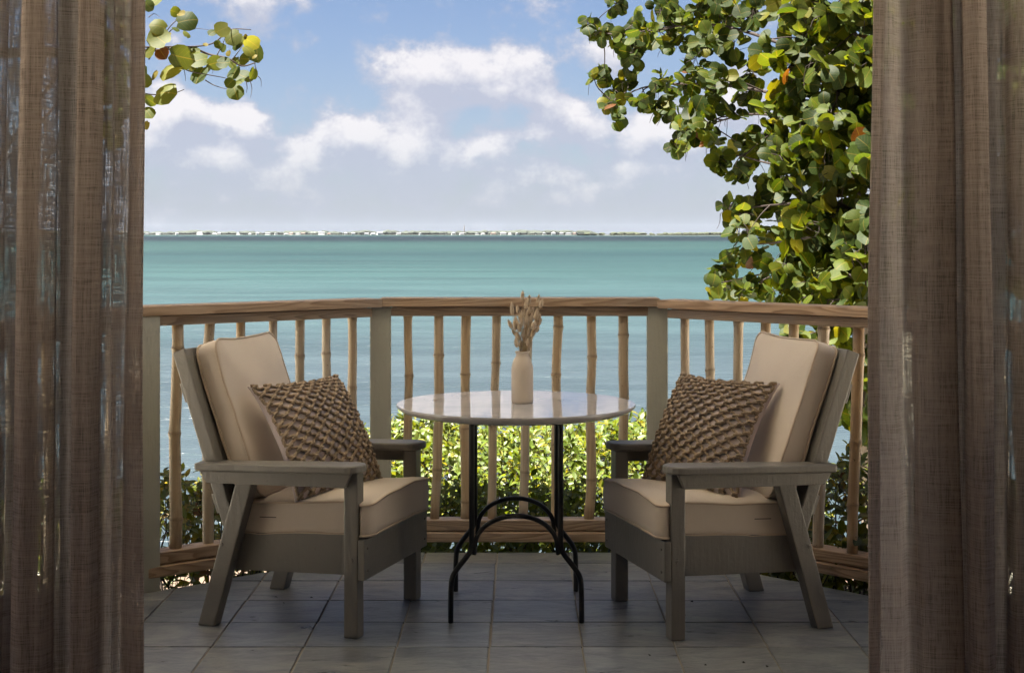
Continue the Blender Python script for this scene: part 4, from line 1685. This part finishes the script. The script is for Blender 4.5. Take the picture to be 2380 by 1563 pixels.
for pl, r in B5:
    pts = [z5(x, y, 12 + .1 * math.sin(x * .02 + y)) for x, y in pl]
    if pl[0][0] < -100:
        pts = [TL + Vector((.1, -.1, 3.0 if pl[0][1] > 400 else 3.6))] + pts
    limb(tree2, 'branch', pts, r, r * .35, M['twig'], 6, 5)
PAL_L = [(0.0297, 0.0386, 0.0049), (0.0396, 0.0446, 0.0060), (0.0238, 0.0337, 0.0044), (0.0149, 0.0238, 0.0040), (0.0521, 0.0571, 0.0119), (0.0422, 0.0496, 0.0109), (0.0571, 0.0472, 0.0079), (0.0422, 0.0158, 0.0049)]
L5 = [(100, 15, 62), (60, 40, 55), (115, 165, 78), (225, 75, 50), (310, 130, 95), (120, 240, 105), (75, 325, 66), (230, 185, 36), (275, 365, 115), (150, 345, 66, 7), (370, 385, 95), (380, 480, 92), (190, 450, 115, 4), (165, 590, 120, 5), (70, 640, 66), (58, 720, 66),
      (520, 190, 74, 4), (590, 240, 78), (640, 245, 74), (720, 275, 74, 4), (620, 285, 62, 3), (700, 325, 60, 1), (750, 345, 84), (670, 375, 78), (490, 400, 72), (540, 400, 64, 3), (600, 400, 60), (600, 470, 74, 3), (660, 485, 70, 3), (718, 470, 56, 2), (575, 530, 52, 2), (612, 590, 78, 2), (630, 520, 52, 2), (500, 285, 42), (535, 310, 38), (700, 500, 44, 2),
      (420, 285, 24, 6), (305, 215, 40, 5), (570, 342, 30, 6), (680, 240, 30, 6), (460, 210, 40, 3), (180, 230, 46, 6), (40, 520, 60, 5), (90, 480, 50, 6), (350, 330, 50), (45, 800, 40, 6), (730, 360, 26, 6), (270, 90, 40, 6), (330, 420, 56, 5), (440, 430, 44)]
lv = []
rl = random.Random(9)
for e in L5:
    x, y, s = e[:3]
    ci = e[3] if len(e) > 3 else rl.choice([0, 0, 1, 1, 2, 2, 3, 5])
    d = 12 + rl.uniform(-.3, .3)
    S_ = s * 1.36 * .3655 * d / FPX
    D = np.array([rl.uniform(-.6, .9), rl.uniform(-.4, .4), rl.uniform(-1, .35)])
    N = np.array([rl.gauss(0, .5), -.8, rl.gauss(.35, .5)])
    p = np.array(z5(x, y, d))
    Dn = frame(N, D)[:, 1]
    lv.append((p - Dn * S_ * .5, N, D, S_, rl.randrange(4), ci))
for k in range(120):
    x, y = rl.uniform(-420, -30), rl.uniform(-120, 900)
    d = 12 + rl.uniform(-.8, .8)
    lv.append((np.array(z5(x, y, d)), np.array([rl.gauss(0, .6), -.8, rl.gauss(.3, .5)]), np.array([rl.gauss(0, 1), rl.gauss(0, .5), rl.gauss(-.4, .8)]), rl.uniform(.09, .16), rl.randrange(4), rl.choice([0, 1, 2, 2, 3, 3, 5, 6])))
leaf_set(tree2, lv, GRAPE, PAL_L, M['grape_leaf'], 300)

# ------------------------------------------------------------------ hedge and shrubs round the terrace
PAL_H = []
for k in range(30):
    g = rp.uniform(.75, 1.3)
    u = rp.random()
    if u < .5:
        c = (.050 * g, .074 * g, .009 * g)
    elif u < .8:
        c = (.064 * g, .080 * g, .010 * g)
    elif u < .95:
        c = (.033 * g, .058 * g, .009 * g)
    else:
        c = (.105 * g, .100 * g, .012 * g)
    PAL_H.append(c)
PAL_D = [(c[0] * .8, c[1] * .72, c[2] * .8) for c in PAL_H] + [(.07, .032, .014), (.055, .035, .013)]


def shrub(name, label, x0, x1, y0, y1, topf, n, size, pal, n_parts, window, seed, cat, upright=.5, n_stems=50):
    rr = random.Random(seed)
    bx, by = (x0 + x1) / 2, (y0 + y1) / 2
    gz = ground_z(bx, by)
    t = empty(name, (bx, by, gz))
    tag(t, label, cat)
    B = Vector((bx, by, gz))
    lv = []
    stems = Bag()
    sprigs = []
    for k in range(n // 7):
        x = rr.uniform(x0, x1)
        y = y0 + (y1 - y0) * rr.random() ** 1.2
        zt = topf(x, y)
        if zt is None:
            continue
        zg = ground_z(x, y)
        if rr.random() < .62:
            z = zt - abs(rr.gauss(0, .07))
        else:
            z = zg + (zt - zg) * rr.uniform(.08, 1)
        sprigs.append((x, y, z + rr.gauss(0, .025)))
    for (x, y, z) in sprigs:
        ax = np.array([rr.gauss(0, .5), rr.gauss(-.25, .5), rr.uniform(.35, 1.2)])
        ax /= np.linalg.norm(ax)
        ln = rr.uniform(.07, .16)
        base = np.array([x, y, z])
        V, F = tube_data([Vector(base - ax * ln * 1.2) - B, Vector(base) - B, Vector(base + ax * ln) - B], [.0022, .0018, .0010], 4, False)
        stems.add(V, F)
        a0 = rr.uniform(0, 6.28)
        for q in range(7):
            f = q / 6.0
            p = base + ax * ln * f
            a = a0 + q * 2.4
            e1 = np.cross(ax, [.3, .8, .2])
            e1 /= np.linalg.norm(e1)
            e2 = np.cross(ax, e1)
            out = e1 * math.cos(a) + e2 * math.sin(a)
            D = out * (1.0 - .4 * f) + ax * (upright + .6 * f) + np.array([0, 0, -.15])
            N = ax * 1.0 - out * (.3 + .5 * f) + np.array([rr.gauss(0, .25), rr.gauss(-.15, .25), rr.gauss(.15, .25)])
            lv.append((p, N, D, size * rr.uniform(.7, 1.25) * (1 - .25 * f), rr.randrange(3), rr.randrange(len(pal))))
    for k in range(n_stems):
        x, y = rr.uniform(x0, x1), rr.uniform(y0, y1)
        zt = topf(x, y)
        if zt is None:
            continue
        zg = ground_z(x, y)
        pts = [Vector((x, y, zg)) - B, Vector((x + rr.uniform(-.05, .05), y + rr.uniform(-.05, .05), (zg + zt) / 2)) - B, Vector((x + rr.uniform(-.12, .12), y + rr.uniform(-.12, .12), zt)) - B]
        V, F = tube_data(catmull(pts, 3), list(np.linspace(.007, .0025, 7)), 5, False)
        stems.add(V, F)
    st = link('stems', stems.mesh('stems'), t, M['twig'])
    st['kind'] = 'stuff'
    leaf_set(t, lv, SLIM, pal, M['hedge_leaf'], n_parts, window)
    return t


def top_center(x, y):
    base = np.interp(y, [6.36, 6.55, 6.8, 7.2, 7.7, 8.1, 8.5], [-.08, .06, .14, .21, .27, .27, .10])
    n = mnoise.noise(Vector((x * 1.7, y * 1.7, 2.0))) * .07 + mnoise.noise(Vector((x * 4.5, y * 4.5, 5.0))) * .035
    edge = np.interp(x, [-1.35, -.95, -.6, 1.0, 1.35, 1.6], [-.28, -.10, 0, 0, -.10, -.25])
    return base + n + edge


hedge = shrub('hedge', 'bushy sunlit green hedge growing behind the round table and railing', -1.2, 1.5, 6.38, 8.5, top_center, 20000, .057, PAL_H, 300,
              lambda px, py: 905 < px < 1490 and 950 < py < 1285, 31, 'hedge', .5, 120)


def top_left(x, y):
    # follows the slanted edge of the terrace
    edge_y = 6.215 - (-.56 - x) * .853
    s = y - edge_y
    if s < .10:
        return None
    return np.interp(s, [.1, .3, .7, 1.3, 1.9], [-.06, .12, .20, .20, .05]) + mnoise.noise(Vector((x * 2.2, y * 2.2, 9.0))) * .09


def top_right(x, y):
    edge_y = 6.215 - (x - .585) * .99
    s = y - edge_y
    if s < .10:
        return None
    return np.interp(s, [.1, .3, .7, 1.3, 1.9], [-.02, .16, .30, .30, .05]) + mnoise.noise(Vector((x * 2.6, y * 2.2, 4.0))) * .11


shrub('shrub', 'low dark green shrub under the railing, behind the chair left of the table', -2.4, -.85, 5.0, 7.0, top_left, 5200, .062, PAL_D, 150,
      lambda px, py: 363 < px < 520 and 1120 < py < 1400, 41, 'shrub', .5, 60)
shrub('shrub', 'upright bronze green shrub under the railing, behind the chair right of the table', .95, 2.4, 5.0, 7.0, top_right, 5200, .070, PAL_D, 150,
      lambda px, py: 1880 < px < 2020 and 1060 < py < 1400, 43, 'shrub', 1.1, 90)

# ------------------------------------------------------------------ far shore
def shore_depth(px):
    return float(np.interp(px, [-400, 200, 1350, 1351, 2800], [7200, 6400, 5000, 3700, 3300]))


V, F = [], []
for i, px in enumerate(range(-3000, 5400, 100)):
    d = shore_depth(px)
    x = (px - 1190) * d / FPX
    V += [(x, d - 30, -2.6), (x, d - 20, -1.3), (x, d + 900, -1.0), (x, d + 900, -3)]
m = len(V) // 4
for i in range(m - 1):
    for k in range(3):
        a = i * 4 + k
        F.append((a, a + 4, a + 5, a + 1))
M['far_land'] = mat_plain('far_land', (0.028, 0.03, 0.024), 0.9, 0.1, 0, 0.4, 0.01, 0)
tag(link('far_shore', mesh_of('far_shore', V, F), None, M['far_land']), kind='structure')

M['far_tree'] = mat_plain('far_foliage', (0.024, 0.028, 0.022), 0.9, 0.1, 0, 0.45, 0.02, 0)
M['far_mangrove'] = mat_plain('mangrove_foliage', (0.026, 0.030, 0.016), 0.9, 0.1, 0, 0.4, 0.02, 0)
ico = bmesh.new()
bmesh.ops.create_icosphere(ico, subdivisions=2, radius=1.0)
ICO_V = [v.co.copy() for v in ico.verts]
ICO_F = [tuple(v.index for v in f.verts) for f in ico.faces]
ico.free()


def treeline(name, label, p0, p1, n, hs, mat, seed):
    rr = random.Random(seed)
    bag = Bag()
    for k in range(n):
        px = rr.uniform(p0, p1)
        d = shore_depth(px) + abs(rr.gauss(0, 60))
        x = (px - 1190) * d / FPX
        h = rr.uniform(*hs) * (1 + .35 * mnoise.noise(Vector((px * .012, seed, 0))))
        w = h * rr.uniform(.7, 1.9)
        ph = rr.uniform(0, 50)
        vs = []
        for v in ICO_V:
            j = 1 + .35 * mnoise.noise(v * 2.3 + Vector((ph, 0, 0)))
            vs.append(Vector((x + v.x * w * j, d + v.y * w * j, -1.6 + h * .45 + v.z * h * .55 * j)))
        bag.add(vs, ICO_F)
    o = link(name, bag.mesh(name, False), None, mat)
    tag(o, label, kind='stuff')
    return o


treeline('far_woods', 'hazy line of trees along the far shore', -300, 1380, 640, (8, 17), M['far_tree'], 61)
treeline('far_mangroves', 'low line of mangroves on the far shore', 1330, 2700, 330, (5, 8), M['far_mangrove'], 62)
M['house_white'] = mat_plain('house_white', (0.50, 0.49, 0.48), 0.8, 0.2, 0, 0.05, .1, 0)
M['house_cream'] = mat_plain('house_cream', (0.34, 0.30, 0.26), 0.8, 0.2, 0, 0.05, .1, 0)
M['roof_pale'] = mat_plain('roof_pale', (0.18, 0.18, 0.19), 0.6, 0.3, 0, 0.05, .1, 0)
M['roof_grey'] = mat_plain('roof_grey', (0.075, 0.08, 0.085), 0.6, 0.3, 0, 0.05, .1, 0)
M['roof_red'] = mat_plain('roof_red', (0.12, 0.07, 0.055), 0.7, 0.3, 0, 0.05, .1, 0)
M['house_window'] = mat_plain('house_window', (0.08, 0.10, 0.12), 0.2, 0.5, 0, 0.05, .1, 0)


def house(px, w, h, wallm, roofm, label, rr, depth_off=0.0):
    d = shore_depth(px) - 26 + depth_off
    t = empty('house', ((px - 1190) * d / FPX, d, -1.5), rr.uniform(-.5, .5))
    tag(t, label, 'house', 'houses along the far shore')
    o = link('wall', bm_mesh('wall', box_bm(w, 9, h, 0)), t, wallm)
    o.location = (0, 0, h / 2)
    rh = rr.uniform(1.8, 3.2)
    V = [(-w / 2 - 1, -5.5, h), (w / 2 + 1, -5.5, h), (w / 2 + 1, 5.5, h), (-w / 2 - 1, 5.5, h), (-w / 2 + 4, 0, h + rh), (w / 2 - 4, 0, h + rh)]
    link('roof', mesh_of('roof', V, [(0, 1, 5, 4), (1, 2, 5), (2, 3, 4, 5), (3, 0, 4), (3, 2, 1, 0)]), t, roofm)
    for k in range(max(2, int(w // 5))):
        x = -w / 2 + (k + .5) * w / max(2, int(w // 5))
        for zz in ([h * .5] if h < 6 else [h * .28, h * .72]):
            o = link('window', bm_mesh('window', box_bm(1.8, .12, 1.5, 0)), t, M['house_window'])
            o.location = (x, -4.54, zz)
    return t


rh_ = random.Random(77)
ORD = ['first', 'second', 'third', 'fourth', 'fifth', 'sixth', 'seventh', 'eighth', 'ninth', 'tenth', 'eleventh', 'twelfth', 'thirteenth', 'fourteenth', 'fifteenth', 'sixteenth', 'seventeenth', 'eighteenth', 'nineteenth', 'twentieth',
       'twenty-first', 'twenty-second', 'twenty-third', 'twenty-fourth', 'twenty-fifth', 'twenty-sixth', 'twenty-seventh', 'twenty-eighth', 'twenty-ninth', 'thirtieth', 'thirty-first', 'thirty-second', 'thirty-third', 'thirty-fourth', 'thirty-fifth', 'thirty-sixth']
XS = [(30, 20), (75, 24), (150, 16), (185, 16), (242, 34), (300, 22), (318, 16), (400, 34), (440, 14), (470, 14), (512, 26), (545, 16), (585, 22), (605, 20), (632, 24), (652, 20), (694, 28), (725, 30), (757, 20), (785, 16), (822, 14), (852, 18), (905, 24), (930, 22), (960, 34), (1032, 22),
      (1122, 20), (1180, 18), (1250, 18), (1285, 24), (1345, 18), (1368, 18), (1410, 26), (1448, 26), (1478, 22), (1505, 16), (1532, 22), (1568, 26), (1588, 22), (1615, 22), (1648, 18), (1680, 16), (1708, 24), (1735, 20)]
MAST6 = (1078.5 / .952 - 340) * 1.63
LEFT_N = sum(1 for q in XS if q[0] < MAST6)
XS.sort()
for h_i, (x6, w) in enumerate(XS):
    px = (x6 / 1.63 + 340) * .952
    u = rh_.random()
    big = w >= 28
    hh = rh_.uniform(4.2, 6.8) if not big else rh_.uniform(7, 9.5)
    if u < .68:
        wl, rf, lab = M['house_white'], M['roof_pale'], ('broad white two storey house' if big else 'small white house with pale roof')
    elif u < .86:
        wl, rf, lab = M['house_white'], M['roof_grey'], ('broad white house with grey roof' if big else 'small white house with grey roof')
    else:
        wl, rf, lab = M['house_cream'], M['roof_red'], ('broad cream house with reddish roof' if big else 'small cream house with reddish roof')
    lab += ' on the far shore, ' + (ORD[LEFT_N - 1 - h_i] + ' left' if h_i < LEFT_N else ORD[h_i - LEFT_N] + ' right') + ' of the mast'
    w = w * .8
    house(px, w, hh, wl, rf, lab, rh_, rh_.uniform(-5, 30))
px = 1078.5
d = shore_depth(px)
mast = empty('radio_mast', ((px - 1190) * d / FPX, d + 20, -1.5))
tag(mast, 'dark slender radio mast rising above the trees on the far shore', 'mast')
V, F = tube_data([(0, 0, 0), (0, 0, 20), (0, 0, 36)], [2.6, 1.7, .9], 4)
link('tower', mesh_of('tower', V, F), mast, M['dark_trim'])
bag = Bag()
for z in (22, 28):
    bag.add(*tube_data([(-2.6, 0, z), (2.6, 0, z)], .5, 4))
link('antenna_arms', bag.mesh('antenna_arms', False), mast, M['dark_trim'])

# small bits of leaf litter on the tiles
bag = Bag()
rr = random.Random(4)
for (px, py) in [(724, 1389), (500, 1399), (660, 1402), (1608, 1398), (1510, 1523), (1556, 1585), (1640, 1546), (1728, 1540), (1590, 1430), (1783, 1549), (1700, 1395)]:
    d = FPX * EYE / (py - HOR)
    x = (px - 1190) * d / FPX
    s = rr.uniform(.005, .011)
    a = rr.uniform(0, 6.28)
    o = len(bag.v)
    bag.v += [Vector((x + s * math.cos(a), d + s * math.sin(a), .002)), Vector((x - s * .5 * math.sin(a), d + s * .5 * math.cos(a), .006)), Vector((x - s * math.cos(a), d - s * math.sin(a), .003)), Vector((x + s * .5 * math.sin(a), d - s * .5 * math.cos(a), .002))]
    bag.f += [(o, o + 1, o + 2, o + 3)]
tag(link('leaf_litter', bag.mesh('leaf_litter', False), None, M['twig']), 'tiny dry leaf bits scattered on the slate tiles', kind='stuff')

# ------------------------------------------------------------------ sea haze
hz_me = bm_mesh('haze', box_bm(18400, 18400, 70, 0))
mt, n, bs = material('sea_haze')
n.n.remove(bs)
pv = n.new('ShaderNodeVolumePrincipled')
pv.inputs['Color'].default_value = (0.80, 0.88, 1.0, 1)
pv.inputs['Density'].default_value = 0.000006
n.l.new(pv.outputs[0], n.n['Material Output'].inputs['Volume'])
hz_o = link('haze', hz_me, None, mt)
hz_o.location = (0, 0, 25.5)
hz_o['kind'] = 'stuff'
